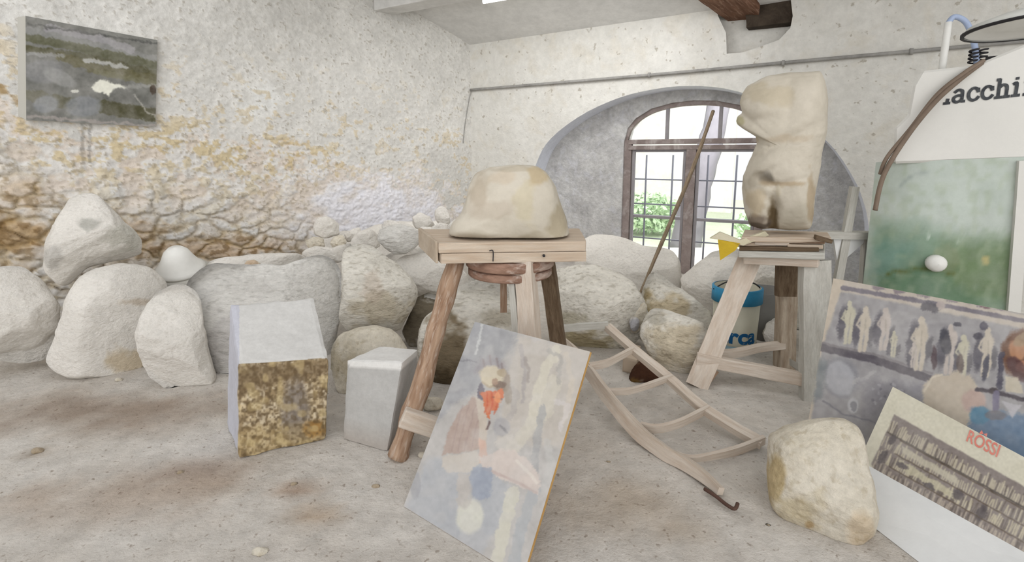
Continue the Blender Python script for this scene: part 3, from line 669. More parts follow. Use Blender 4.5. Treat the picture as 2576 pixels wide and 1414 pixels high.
LEFT = [
 ([(-95, 720), (-40, 680), (16, 668), (58, 670), (105, 699), (132, 738), (154, 775), (150, 830), (128, 885), (113, 909), (58, 917), (0, 908), (-60, 895), (-105, 820)], 'pale rounded boulder cut off by the left edge, lowest at the left', dict(T=.18, TB=.14, mat=ST1, Y=2.98)),
 ([(210, 487), (241, 487), (272, 516), (311, 555), (350, 594), (358, 637), (331, 650), (272, 662), (218, 676), (187, 703), (171, 726), (148, 718), (113, 687), (107, 668), (111, 606), (136, 555), (156, 524), (175, 500)],
  'large pointed boulder topmost on the left heap, grey-speckled', dict(T=.26, TB=.24, Y=3.28, z0=None, mat=ST1, paint=[(225, 565, 32, 18, (196, 198, 196), .8), (300, 600, 60, 30, (212, 214, 208), .6), (130, 650, 30, 30, (205, 205, 205), .6)])),
 ([(257, 668), (300, 661), (338, 664), (377, 672), (420, 712), (428, 780), (404, 860), (372, 940), (330, 950), (272, 954), (175, 957), (128, 934), (109, 909), (125, 870), (156, 800), (167, 746), (195, 699), (222, 680)],
  'large slab-sided boulder on the floor under the pointed one', dict(T=.2, TB=.3, mat=ST1, Y=3.05, fac=4, paint=[(330, 905, 60, 30, (214, 198, 170), .7), (355, 760, 60, 8, (214, 200, 184), .6)])),
 ([(397, 734), (430, 716), (470, 716), (502, 746), (514, 820), (530, 897), (548, 956), (540, 984), (500, 992), (432, 992), (373, 948), (350, 893), (341, 839), (350, 800), (373, 757)], 'upright egg-shaped pale boulder left of the tall marble block', dict(T=.17, TB=.10, mat=ST1, Y=2.84)),
 ([(455, 735), (467, 699), (500, 672), (528, 662), (576, 666), (620, 672), (712, 672), (760, 652), (778, 644), (809, 637), (844, 656), (860, 703), (857, 780), (846, 870), (820, 940), (760, 990), (640, 1002), (572, 997), (545, 945), (516, 880), (503, 800), (470, 770)],
  'widest grey boulder standing directly behind the marble block', dict(T=.12, TB=.22, mat=ST4, Y=3.20, fac=4, paint=[(560, 870, 40, 90, (226, 224, 226), .7)])),
 ([(517, 660), (560, 648), (640, 640), (700, 636), (755, 638), (775, 650), (760, 690), (640, 700), (540, 695)], 'flat white stone lying on the heap behind the widest boulder', dict(T=.2, TB=.2, Y=3.75, mat=ST1, z0=None)),
 ([(610, 670), (622, 655), (640, 652), (655, 662), (658, 680), (648, 698), (625, 700), (612, 690)], 'small reddish round stone on top of the widest boulder', dict(T=.06, TB=.08, Y=3.38, mat=ST3, z0=None, paint=[(634, 676, 26, 24, (226, 204, 186), .8)])),
 ([(862, 633), (880, 617), (905, 612), (933, 615), (964, 637), (1003, 664), (1038, 699), (1053, 734), (1044, 769), (1027, 792), (1007, 835), (972, 828), (918, 823), (875, 836), (852, 804), (859, 746), (859, 691)],
  'large smooth-faced boulder standing on the half-round stone', dict(T=.24, TB=.3, Y=3.25, z0=None, mat=ST2, fac=5, paint=[(960, 780, 90, 40, (226, 218, 202), .7), (930, 720, 30, 40, (226, 214, 206), .5)])),
 ([(836, 875), (856, 842), (902, 824), (953, 821), (988, 831), (1011, 851), (1030, 890), (1024, 950), (980, 1000), (900, 1006), (850, 990), (833, 930)], 'half-round drum of stone behind the small marble block', dict(T=.12, TB=.25, mat=ST3, Y=2.78, fac=3, paint=[(880, 930, 60, 60, (215, 208, 192), .6)])),
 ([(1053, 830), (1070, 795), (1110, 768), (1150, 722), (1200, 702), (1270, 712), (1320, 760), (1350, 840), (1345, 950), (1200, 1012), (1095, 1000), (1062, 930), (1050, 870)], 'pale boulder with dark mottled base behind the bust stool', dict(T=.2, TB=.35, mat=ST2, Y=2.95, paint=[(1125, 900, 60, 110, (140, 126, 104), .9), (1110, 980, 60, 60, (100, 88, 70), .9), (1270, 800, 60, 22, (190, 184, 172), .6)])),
 ([(1012, 838), (1030, 790), (1048, 748), (1075, 735), (1105, 742), (1112, 800), (1090, 850), (1060, 876), (1030, 872)], 'dark brown-grey stone wedged between two pale boulders', dict(T=.1, TB=.15, Y=3.45, mat=ST4, paint=[(1060, 800, 90, 120, (132, 122, 104), .9)])),  # brown-grey paint carries the shade this stone lies in
 ([(985, 668), (1010, 645), (1060, 636), (1130, 650), (1175, 690), (1180, 735), (1140, 760), (1085, 750), (1050, 742), (1020, 700)], 'white boulder under the grey lump, left of the bust stool', dict(T=.25, TB=.25, Y=3.95, mat=ST1, z0=None)),
 ([(385, 712), (420, 694), (470, 694), (505, 712), (495, 765), (400, 765)], 'low stone half hidden beneath the plaster cast', dict(T=.08, TB=.12, Y=3.58, mat=ST1, z0=None)),
]
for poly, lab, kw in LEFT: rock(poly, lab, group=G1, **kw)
RUB = [
 ([(945, 592), (958, 572), (1000, 560), (1043, 572), (1060, 590), (1052, 617), (1022, 637), (990, 641), (965, 626), (950, 606)], 'grey pitted lump resting behind the left end of the stool top', dict(Y=3.9, T=.13, mat=ST4)),
 ([(958, 566), (970, 553), (995, 555), (1040, 568), (1042, 578), (1005, 582), (965, 578)], 'white flat lump on top of the grey pitted lump', dict(Y=4.0, T=.08)),
 ([(1094, 530), (1106, 518), (1120, 520), (1132, 540), (1134, 562), (1115, 575), (1098, 560)], 'white rounded lump farthest back in the corner', dict(Y=4.4, T=.08)),
 ([(1036, 545), (1055, 536), (1080, 545), (1095, 565), (1080, 582), (1045, 575)], 'white lump in the middle of the corner rubble', dict(Y=4.3, T=.09)),
 ([(1040, 582), (1060, 570), (1090, 573), (1100, 590), (1075, 600), (1048, 598)], 'small white lump just above the grey stool block', dict(Y=4.0, T=.07)),
 ([(1085, 570), (1105, 560), (1130, 566), (1132, 585), (1112, 594), (1088, 590)], 'white lump beside the bust on the left', dict(Y=3.9, T=.07)),
 ([(1118, 572), (1145, 552), (1158, 545), (1164, 556), (1150, 570), (1130, 582)], 'bone-shaped white fragment pointing at the bust', dict(Y=3.9, T=.03)),
 ([(786, 572), (800, 550), (825, 545), (850, 560), (852, 590), (820, 600), (792, 592)], 'bluish-white lump highest in the left rubble', dict(Y=4.5, T=.1)),
 ([(766, 608), (790, 596), (815, 600), (818, 622), (790, 628), (772, 622)], 'small yellowish lump lowest in the left rubble', dict(Y=4.35, T=.07, mat=ST3)),
 ([(828, 612), (840, 596), (862, 592), (872, 608), (862, 626), (838, 628)], 'warm rounded lump with a dark pit under it', dict(Y=4.25, T=.07, mat=ST3)),
 ([(866, 590), (885, 575), (905, 572), (912, 590), (895, 605), (872, 610)], 'grey-white lump right of the warm rounded lump', dict(Y=4.4, T=.07)),
 ([(880, 612), (900, 585), (930, 575), (950, 590), (958, 620), (930, 632), (895, 628)], 'pale lump leaning on the large smooth-faced boulder', dict(Y=4.15, T=.12)),
 ([(760, 635), (790, 620), (840, 622), (880, 612), (900, 625), (860, 660), (800, 665), (765, 655)], 'low dusty lump filling the gap above the widest boulder', dict(Y=4.05, T=.12)),
 ([(960, 640), (1000, 635), (1060, 615), (1120, 600), (1160, 620), (1160, 680), (1060, 700), (980, 690)], 'broad dusty lump under the corner rubble', dict(Y=4.5, T=.2)),
 ([(760, 600), (800, 585), (900, 575), (1000, 560), (1130, 560), (1200, 620), (1200, 720), (980, 760), (800, 700)], 'broad pale boulder at the bottom of the corner heap', dict(Y=4.95, T=.2)),
]
for poly, lab, kw in RUB: kw.setdefault('mat', ST1); rock(poly, lab, group=G3, name='rubble_lump', z0=None if max(q[1] for q in poly) < 700 else 0., NA=90, NB=46, nse=.1, **kw)
RIGHT = [
 ([(1450, 620), (1476, 594), (1501, 588), (1548, 592), (1584, 605), (1616, 619), (1650, 622), (1679, 626), (1700, 640), (1710, 660), (1716, 700), (1710, 760), (1640, 800), (1500, 780), (1440, 720)], 'large white boulder below the window, sunlit along its top', dict(T=.2, TB=.3, Y=4.45, mat=ST1, z0=0)),
 ([(1375, 705), (1400, 676), (1440, 668), (1500, 668), (1550, 684), (1590, 712), (1620, 755), (1632, 800), (1600, 862), (1520, 892), (1440, 876), (1395, 850), (1372, 800)], 'big chisel-marked boulder right of the bust stool', dict(T=.24, TB=.2, mat=ST2, Y=3.45, fac=7, paint=[(1430, 800, 50, 18, (200, 196, 180), .7), (1470, 880, 110, 45, (196, 184, 150), .8)])),
 ([(1640, 676), (1660, 690), (1702, 722), (1745, 751), (1787, 785), (1800, 830), (1760, 900), (1690, 925), (1625, 890), (1600, 830), (1608, 760), (1624, 712)], 'wedge-shaped boulder with furrowed grey-brown face', dict(T=.14, TB=.2, mat=ST2, Y=3.55, paint=[(1680, 780, 55, 45, (222, 208, 180), .8), (1620, 800, 18, 60, (176, 160, 124), .8)])),
 ([(1545, 772), (1580, 752), (1612, 742), (1628, 770), (1622, 820), (1598, 842), (1560, 826)], 'small brown-stained stone between the two chiselled boulders', dict(T=.06, Y=3.4, mat=ST3)),
 ([(1608, 845), (1622, 798), (1640, 776), (1673, 778), (1724, 796), (1771, 813), (1782, 850), (1762, 900), (1736, 945), (1700, 962), (1664, 930), (1630, 890)], 'front boulder covered in crossed chisel marks beside the work stand', dict(T=.16, TB=.25, mat=ST2, Y=3.05, paint=[(1690, 870, 80, 70, (232, 218, 192), .6), (1655, 805, 25, 14, (196, 196, 194), .6)])),
 ([(1708, 702), (1745, 670), (1790, 636), (1850, 622), (1880, 650), (1880, 760), (1840, 840), (1790, 850), (1750, 770), (1720, 730)], 'smooth cream boulder leaning below the right casement', dict(T=.22, TB=.25, mat=ST1, Y=4.0)),
 ([(1876, 700), (1885, 672), (1920, 655), (1965, 660), (1990, 700), (1975, 745), (1900, 745)], 'bluish-white stone seen through the work stand', dict(T=.15, Y=4.2, mat=ST1, z0=None)),
 ([(1870, 745), (1920, 728), (2000, 735), (2060, 760), (2075, 850), (2040, 905), (1940, 905), (1880, 870)], 'rough pale boulder behind the stand, right of the buckets', dict(T=.10, TB=.25, Y=3.85, mat=ST2)),
 ([(1918, 838), (1930, 812), (1950, 800), (1972, 805), (1978, 850), (1955, 878), (1930, 872)], 'small pale stone hugging the middle leg of the stand', dict(T=.09, Y=3.32, mat=ST1)),
]
for poly, lab, kw in RIGHT: rock(poly, lab, group=G2, **kw)
rock([(1582, 806), (1592, 796), (1604, 798), (1610, 812), (1606, 832), (1590, 836)], 'small bluish fragment on the floor between the boulders', ST1, Y=3.3, T=.04, NA=32, NB=16, name='stone_fragment', cat='stone', z0=None, paint=[(1596, 816, 20, 25, (190, 194, 210), .8)])
rock([(1935, 1095), (1975, 1068), (2020, 1056), (2070, 1050), (2120, 1052), (2160, 1072), (2180, 1110), (2190, 1165), (2203, 1230), (2212, 1290), (2205, 1345), (2160, 1385), (2135, 1400), (2095, 1395), (2040, 1360), (1975, 1320), (1940, 1280), (1928, 1220), (1930, 1150)],
     'big rounded cream boulder in the right foreground', ST3, Y=1.72, T=.17, TB=.16, fac=3, nse=.03, rough_=.7, NA=220, NB=110, smooth_r=3, cat='rock', name='boulder', fsoft=.5,
     dents=[(2000, 1130, 60, 40, 10, -.02), (2170, 1180, 25, 60, -20, .02), (2160, 1300, 40, 30, 0, -.015)],
     paint=[(1950, 1210, 26, 70, (226, 208, 168), .8), (2050, 1090, 120, 40, (248, 246, 240), .3), (2035, 1320, 14, 12, (170, 130, 80), .7), (2170, 1330, 40, 60, (240, 220, 196), .5), (2000, 1290, 70, 60, (232, 222, 196), .6)])
# small slab by the stool
rock([(1062, 1012), (1080, 1000), (1112, 1002), (1118, 1018), (1100, 1034), (1070, 1036)], 'small flat stone on the floor behind the stool leg', ST3, Y=2.5, T=.05, NA=32, NB=16, name='stone_fragment', cat='stone')
# chips and splinters on the floor
CH = [((655, 1396), .035, 'white splinter at the bottom edge of the floor'), ((300, 959), .03, 'small chip beside the slab-sided boulder'), ((455, 1192), .02, 'dark chip left of the marble block'),
      ((945, 1228), .022, 'dark chip below the small marble block'), ((740, 1222), .02, 'brown chip below the tall marble block'), ((95, 1140), .035, 'brownish chip alone on the left of the floor'), ((1932, 1326), .012, 'tiny dark chip left of the foreground boulder'),
      ((1530, 1165), .014, 'tiny dark chip right of the portrait panel'), ((1065, 1150), .03, 'pale dusty crumb at the foot of the stool leg')]
for (xy, r, lab) in CH:
    p = fl(*xy); k = 10 * r / .03 * 3.2
    k = r / p[1] * F_
    rock([(xy[0] + k * math.cos(q) * (1.2 if i % 2 else .9), xy[1] - k * .25 + k * .45 * math.sin(q)) for i, q in enumerate(np.linspace(0, 5.6, 8))], lab, ST3, Y=float(p[1]) + .01, T=r * .7, rough_=.4, NA=20, NB=10, name='stone_chip', cat='stone chip', group='chips on the floor',
         paint=[(xy[0], xy[1], 60, 60, (196, 184, 170), .9)] if 'dark' in lab or 'brown' in lab else ())

# tall marble block with a lichen-stained front
bA = [fl(600, 1157), fl(822, 1108), fl(800, 1040), fl(570, 1075)]
tFL = at(600, 921, bA[0][1] + .01); tFR = at(829, 906, bA[1][1] + .01); tBR = at(790, 746, bA[2][1] + .10); tBL = at(578, 762, bA[3][1] + .07)
me = hexa([bA[0], bA[1], bA[2], bA[3], tFL, tFR, tBR, tBL], 110, .004, .035, 9); va = verts_of(me); pr = np.array([pj(v) for v in va])
fn = unit(np.cross(bA[1] - bA[0], [0, 0, 1])); dfr = np.abs((va - bA[0]) @ fn)
lp = Pic(560, 880, 850, 1180, (188, 170, 138))
lp.mottle(20, 30, 5); lp.mottle(.7, 26, 6, (140, 120, 90)); lp.mottle(.8, 11, 7, (104, 86, 62)); lp.mottle(.75, 8, 17, (212, 198, 172)); lp.mottle(.6, 5, 27, (100, 84, 62)); lp.poly([(600, 920), (830, 905), (830, 940), (740, 960), (600, 990)], (112, 94, 70), .65, 8, 8)
lp.ell(742, 1030, 34, 74, (132, 124, 118), .75, 5, .5, 6); lp.ell(790, 1080, 26, 20, (150, 104, 48), .8, 0, .6, 5); lp.poly([(600, 1080), (820, 1060), (820, 1108), (600, 1157)], (176, 152, 104), .4, 6, 10); lp.mottle(.5, 7, 12, (96, 80, 58)); lp.mottle(.5, 18, 14, (196, 176, 130))
lpc = lp.get(pr[:, 0], pr[:, 1]) / np.array([218, 216, 212]) * 255
m = (np.clip((.022 - dfr) / .012, 0, 1) * (va[:, 2] < tFL[2] + .1) * (pr[:, 1] > 916 - (pr[:, 0] - 600) * .07))[:, None]
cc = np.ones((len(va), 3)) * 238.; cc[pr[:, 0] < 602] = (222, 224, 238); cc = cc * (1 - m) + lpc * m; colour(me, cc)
tag(link('marble_block', me, BLOCK), 'tall squared marble block with brown lichen-stained front face', 'stone block')
bB = [fl(862, 1106), fl(974, 1138), fl(1036, 1080), fl(925, 1050)]
tt = [at(872, 905, bB[0][1] + .02), at(1012, 912, bB[1][1] + .06), at(1052, 878, bB[2][1] + .06), at(955, 868, bB[3][1] + .06)]
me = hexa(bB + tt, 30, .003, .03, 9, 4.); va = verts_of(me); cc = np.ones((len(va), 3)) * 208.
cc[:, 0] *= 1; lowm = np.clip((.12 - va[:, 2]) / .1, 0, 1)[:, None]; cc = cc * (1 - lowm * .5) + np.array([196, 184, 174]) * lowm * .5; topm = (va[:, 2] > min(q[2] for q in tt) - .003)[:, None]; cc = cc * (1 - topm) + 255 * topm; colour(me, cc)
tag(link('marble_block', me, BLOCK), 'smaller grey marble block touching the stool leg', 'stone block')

# plaster bell cast on its ring
c = at(456, 688, 3.62); t = empty('plaster_cast', c, 'white bell-shaped plaster cast on a ring, lying on the heap', 'plaster cast')
ax = unit([.1, -.35, 1])
link('dome', lathe([(.001, .225), (.05, .215), (.08, .185), (.1, .14), (.12, .10), (.145, .06), (.165, .045), (.16, .03), (.0, .03)], c, ax), CERAM, t)
link('ring', lathe([(.10, .025), (.185, .025), (.19, .0), (.18, -.03), (.10, -.03)], c, ax), WOODG, t)

# ================================================================== BUST STOOL
st = empty('sculptor_stool', (-.1, 2.3, 0), 'three-legged brown timber work stool carrying the rounded carving', 'stool')
zt, zb = .965, .872
Af = fl(1102, 612, zt); Bf = fl(1476, 622, zt); Bf[1] = max(Bf[1], Af[1] + .0)
Bf = at(1476, 622, Af[1] + .05); Bf[2] = zt
Ab = at(1062, 598, Af[1] + .42); Ab[2] = zt; Bb = Bf + np.array([.02, .40, 0])
zm = (zt + zb) / 2
def plank4(pts, z0, z1, name, mat, parent, seed=0, n=6):
    a = [np.array([p[0], p[1], z0]) for p in pts]; b = [np.array([p[0], p[1], z1]) for p in pts]
    d = unit(pts[1] - pts[0]) ; me = hexa(a + b, n, .003, .01, 12, seed); uvl = me.uv_layers.new(name='UV')
    for lp_ in me.loops:
        v = np.array(me.vertices[lp_.vertex_index].co); uvl.data[lp_.index].uv = ((v - a[0]) @ d, float(v[2] + (v - a[0]) @ np.cross(d, [0, 0, 1])) + seed)
    return link(name, me, mat, parent)
tbp = plank4([Af, Bf, Bb, Ab], zm + .001, zt, 'top_board', WOODL, st, 0, 12)
tbl = plank4([Af + [.01, 0, 0], Bf, Bb, Ab + [.01, 0, 0]], zb, zm - .001, 'top_board', WOODL, st, 3.3, 12)
sidep = [Ab + [-.005, -.02, 0], Af + [-.012, .05, 0], Af + [.0, .08, 0], Ab + [.0, .02, 0]]
bevel(link('end_block', prism([np.array([p[0], p[1], zb + .0]) for p in [Af + [-.014, .01, 0], Af + [-.002, .012, 0], Ab + [.0, .0, 0], Ab + [-.02, .0, 0]]], (0, 0, .1)), ENDW, st), .003)
# long black crack nail on the front edge
kp = at(1238, 643, Af[1] + .012); link('iron_staple', tube([kp + [-.012, -.004, .022], kp + [.004, -.006, .022], kp + [.004, -.006, -.025]], .0025, 10, 6), BLACK, tbl)
kp = at(1368, 643, Af[1] + .03); link('nail', tube([kp + [0, -.01, 0], kp + [0, .01, 0]], .006, 3, 8), BLACK, tbp)
dc = at(1283, 676, Af[1] + .23); dc[2] = zb
def disc(c, r, z0, z1, mat, name, par, seed): link(name, lathe([(.001, z1), (r * .97, z1), (r, z1 - .006), (r, z0 + .006), (r * .97, z0), (.001, z0)], (c[0], c[1], 0), n=48), mat, par)
disc(dc, .215, zb - .055, zb - .006, WOODT, 'turntable', st, 0)
disc(dc, .205, zb - .10, zb - .062, WOODT, 'turntable', st, 0)
lt = at(1150, 690, Af[1] + .17); lt[2] = zb - .02; lf_ = fl(1000, 1152)
link('leg', tube([lf_ + [0, 0, .0], lf_ * .7 + lt * .3 + [.005, 0, 0], lf_ * .3 + lt * .7, lt], lambda q: .046 - .004 * q, 24, 12, .35), WOODB, st)
f0_ = fl(1352, 1120); f1_ = at(1320, 672, Af[1] + .07); f1_[2] = zb + .0
link('leg', bar(f0_, f1_, .085, .07, (.4, 1, 0), 10, .006), WOODP, st)
link('leg_cheek', bar(f0_ + [-.052, .02, 0], f1_ + [-.052, .02, -.05], .03, .07, (.4, 1, 0), 10, .004, seed=2), WOODG, st)
g0_ = fl(1425, 1010); g1_ = at(1372, 690, Af[1] + .36); g1_[2] = zb - .03
link('leg', bar(g0_, g1_, .075, .07, (.2, 1, 0), 12, .006, seed=3), WOODD, st)
p1 = at(1267, 690, Af[1] + .25); p2 = at(1267, 784, Af[1] + .25); link('spindle', bar(p2, [p2[0], p2[1], zb - .09], .032, .032, (0, 1, 0), 4, .002), WOODB, st)
s0 = lf_ * .80 + lt * .20; sa = at(1012, 1048, lf_[1] + .0); sb = at(1135, 1090, 1.98 + .12)
bevel(link('stretcher', bar(sa + [0, .0, 0], sb, .045, .085, (0, 0, 1), 8, .003, seed=5), WOODP, st), .006)

# the carving: a rounded lump of a bust under work
rock([(1128, 595), (1136, 560), (1158, 540), (1170, 510), (1178, 470), (1196, 435), (1232, 419), (1290, 415), (1345, 418), (1375, 434), (1396, 468), (1410, 510), (1425, 550), (1434, 590), (1430, 614), (1388, 622), (1300, 616), (1200, 610), (1140, 604)],
     'rounded unfinished stone carving with soft greyish veins, on the brown stool', SMOOTH, Y=Af[1] + .21, T=.17, TB=.17, fac=2, nse=.02, rough_=.35, NA=180, NB=90, smooth_r=2, z0=zt + .012, name='stone_carving', cat='sculpture', fsoft=.5,
     dents=[(1310, 500, 40, 60, 0, -.012), (1400, 570, 30, 60, 10, .03), (1200, 590, 60, 14, 5, -.02), (1250, 470, 30, 25, 0, -.012), (1390, 600, 30, 14, 0, -.02), (1285, 545, 18, 70, 20, .012), (1240, 520, 16, 60, -30, .008)],
     paint=[(1205, 470, 22, 60, (226, 218, 210), .7), (1268, 448, 34, 20, (248, 236, 224), .5), (1325, 500, 30, 60, (250, 246, 228), .6), (1400, 560, 24, 60, (214, 206, 188), .7), (1290, 425, 60, 8, (226, 222, 214), .7), (1350, 440, 24, 30, (236, 222, 196), .8),
            (1230, 530, 60, 24, (232, 226, 222), .6), (1350, 600, 40, 14, (218, 214, 204), .6), (1200, 590, 60, 14, (232, 230, 226), .6)])

# portrait panel leaning on the stool
p1c = [np.array(v) for v in ([-.421, 1.749, .002], [.033, 1.413, .002], [.291, 1.762, .626], [-.163, 2.098, .626])]
pp = Pic(990, 790, 1520, 1500, (188, 184, 180))
pp.poly([(1190, 800), (1310, 835), (1270, 900), (1205, 985), (1150, 1010), (1100, 1060), (1130, 950)], (166, 166, 168), .9, 5, 6)
pp.mottle(6, 60, 3); pp.mottle(5, 16, 4)
pp.poly([(1305, 845), (1500, 880), (1440, 1130), (1250, 1110), (1280, 930)], (196, 188, 178), .8, 6, 6)
pp.poly([(1080, 1150), (1230, 1160), (1300, 1250), (1210, 1400), (1020, 1280), (1060, 1180)], (180, 182, 186), .8, 6, 8)
for pts, wd, c, al in (([(1400, 880), (1372, 930), (1350, 1000), (1335, 1070)], 26, (212, 206, 190), .8), ([(1395, 960), (1370, 1040), (1320, 1090), (1290, 1130)], 34, (208, 202, 188), .7), ([(1425, 890), (1440, 960), (1420, 1060)], 14, (206, 196, 182), .7),
                       ([(1310, 870), (1320, 930), (1315, 1010)], 10, (172, 166, 164), .7), ([(1365, 1030), (1350, 1110), (1345, 1190)], 20, (168, 168, 168), .7), ([(1380, 880), (1410, 900), (1405, 960)], 10, (172, 168, 162), .7), ([(1290, 1240), (1270, 1320), (1250, 1414)], 34, (212, 208, 192), .8),
                       ([(1345, 1230), (1310, 1330), (1290, 1430)], 30, (170, 174, 178), .7), ([(1222, 800), (1205, 850), (1198, 890)], 6, (206, 206, 204), .8), ([(1160, 905), (1200, 910)], 3, (140, 138, 142), .8), ([(1250, 940), (1300, 990), (1285, 1050)], 16, (176, 170, 166), .6),
                       ([(1320, 900), (1330, 930), (1328, 960)], 8, (158, 150, 146), .6), ([(1400, 1010), (1430, 1020), (1410, 1080)], 12, (212, 206, 204), .6), ([(1375, 1110), (1385, 1160), (1370, 1230)], 18, (196, 194, 190), .6)): pp.line(pts, wd, c, al, 4)
pp.poly([(1160, 1030), (1190, 1000), (1215, 1003), (1226, 1060), (1222, 1125), (1200, 1132), (1112, 1146), (1128, 1080)], (184, 166, 156), .95, 3)
for x in (1140, 1156, 1172, 1188): pp.line([(x + 24, 1020), (x + 8, 1080), (x - 4, 1135)], 3, (170, 152, 146), .6, 2)
pp.poly([(1196, 1000), (1214, 1003), (1228, 1060), (1222, 1125), (1206, 1130), (1204, 1060)], (204, 194, 180), .8, 2)
pp.poly([(1112, 1150), (1200, 1133), (1212, 1160), (1180, 1188), (1130, 1190), (1110, 1175)], (204, 196, 186), .9, 3)
pp.poly([(1205, 1100), (1222, 1110), (1228, 1160), (1206, 1165)], (212, 180, 164), .9, 2)
pp.poly([(1205, 1150), (1280, 1128), (1320, 1150), (1358, 1195), (1354, 1245), (1300, 1222), (1215, 1180)], (212, 200, 192), .95, 4)
pp.line([(1218, 1178), (1290, 1208), (1350, 1240)], 7, (192, 174, 168), .7); pp.line([(1300, 1160), (1340, 1200), (1350, 1215)], 8, (224, 216, 206), .8)
pp.poly([(1190, 1175), (1240, 1178), (1235, 1250), (1200, 1260), (1176, 1230)], (162, 168, 180), .8, 4); pp.poly([(1150, 1190), (1185, 1190), (1180, 1280), (1150, 1290)], (196, 188, 180), .7, 5)
pp.ell(1182, 1300, 34, 44, (214, 212, 200), .95, 10); pp.ell(1170, 1240, 18, 40, (190, 184, 178), .7); pp.ell(1045, 1220, 14, 34, (160, 160, 164), .7)
pp.ell(1232, 925, 40, 26, (150, 142, 146), .5, 0, .6, 6)
for x, y in ((1215, 905), (1232, 895), (1250, 902), (1262, 915)): pp.line([(x, y), (x + 4, y + 22)], 5, (142, 130, 130), .7)
pp.ell(1262, 960, 22, 30, (152, 136, 120), .85); pp.ell(1236, 946, 30, 26, (208, 196, 172), 1, 10); pp.ell(1262, 938, 12, 10, (176, 160, 134), .9); pp.line([(1215, 962), (1232, 974), (1256, 968)], 6, (180, 164, 140), .8)
pp.ell(1210, 985, 9, 22, (110, 104, 116), .9); pp.poly([(1208, 988), (1222, 982), (1240, 986), (1262, 976), (1266, 998), (1252, 1016), (1250, 1034), (1236, 1030), (1232, 1052), (1222, 1040), (1216, 1010)], (208, 128, 92), 1, 5)
pp.ell(1258, 968, 16, 9, (120, 100, 88), .8); pp.ell(1246, 960, 6, 8, (170, 142, 122), .8); pp.line([(1240, 1000), (1262, 1004)], 4, (126, 92, 82), .7)
for x in (1224, 1236, 1248): pp.line([(x, 988), (x + 4, 1010), (x - 4, 1040)], 4, (196, 96, 66), .7, 2)
pp.ell(1252, 1000, 8, 14, (230, 158, 110), .8); pp.ell(1278, 990, 10, 26, (160, 150, 138), .7); pp.line([(1230, 1062), (1226, 1080)], 5, (110, 92, 88), .8)
pp.ell(1262, 1075, 22, 24, (170, 168, 170), .7); pp.line([(1258, 1070), (1275, 1088)], 6, (140, 138, 140), .7); pp.poly([(1240, 1110), (1290, 1090), (1310, 1130), (1260, 1135)], (206, 200, 192), .7, 4)
pp.mottle(4, 9, 9); pp.mottle(.25, 30, 33, (204, 200, 196))
t = empty('portrait_panel', p1c[0], 'large dusty photo panel of a capped sculptor leaning against the brown stool', 'picture panel')
board(p1c, 260, 360, pp, 'photo_print', t, .014, PRINT, EDGE, 1.02, 160)

# ================================================================== WOODEN LADDER
ld = empty('wooden_ladder', fl(1700, 1170), 'old dusty wooden ladder frame with curved rungs lying on the floor', 'ladder')
def lad(pts): return [at(x, y, Y) for x, y, Y in pts]
A_ = [(1392, 838, 2.86), (1440, 880, 2.70), (1482, 935, 2.56), (1535, 1008, 2.36), (1600, 1082, 2.2), (1665, 1142, 2.07), (1720, 1182, 1.98), (1770, 1222, 1.89), (1812, 1258, 1.80)]
RA_ = lad(A_)
for p_ in RA_: p_[2] = max(p_[2], .028)
rla = link('rail', sweep(RA_, (.25, .25, 1), lambda q: .030 + .038 * math.sin(math.pi * min(1, q * 1.05)) ** .8, .03, 60, wob=.004), WOODP, ld)
B_ = [(1528, 822, 2.95), (1600, 885, 2.72), (1680, 950, 2.55), (1760, 1020, 2.36), (1840, 1072, 2.22), (1918, 1116, 2.11)]
RB_ = lad(B_)
for p_ in RB_: p_[2] = max(p_[2], .024)
link('rail', sweep(RB_, (0, -.3, 1), .034, .05, 50, wob=.004), WOODP, ld)
def rung(pts, wd, mat=WOODP, name='rung'): link(name, sweep(lad(pts), (0, -.2, 1), wd, .018, 24, wob=.003), mat, ld)
rung([(1398, 828, 2.87), (1460, 822, 2.9), (1528, 818, 2.94)], .045, WOODG)
rung([(1482, 922, 2.58), (1530, 912, 2.60), (1592, 880, 2.72)], .04)
rung([(1520, 985, 2.42), (1580, 984, 2.42), (1630, 970, 2.47), (1690, 948, 2.55)], .032)
rung([(1612, 1072, 2.24), (1655, 1078, 2.21), (1710, 1064, 2.24), (1782, 1028, 2.34)], .042)
rung([(1700, 1148, 2.07), (1740, 1158, 2.04), (1790, 1150, 2.05), (1850, 1134, 2.08), (1922, 1106, 2.12)], .045)
hk = [fl(1772, 1230, .02), fl(1800, 1248, .022), fl(1828, 1270, .02), fl(1848, 1280, .02), fl(1856, 1266, .03)]
link('iron_hook', tube(hk, .007, 20, 8), HOOKM, rla)
# block and dark root under the ladder
b4 = [fl(1565, 935), fl(1602, 945), fl(1612, 905), fl(1575, 900)]
me = hexa(b4 + [p_ + np.array([0, 0, .10]) for p_ in b4], 8, .003, .03); uvl = me.uv_layers.new(name='UV'); tag(link('wood_block', me, WOODL), 'small pale wooden block on the floor under the ladder', 'wood block')
rock([(1578, 955), (1590, 930), (1610, 905), (1640, 905), (1664, 925), (1668, 945), (1640, 962), (1610, 972), (1590, 970)], 'dark reddish-brown lump on the floor behind the ladder', ST3, Y=2.85, T=.07, NA=40, NB=20, cat='lump', name='rusty_lump', paint=[(1620, 935, 90, 70, (86, 58, 44), 1), (1600, 962, 20, 12, (150, 124, 70), .8)])

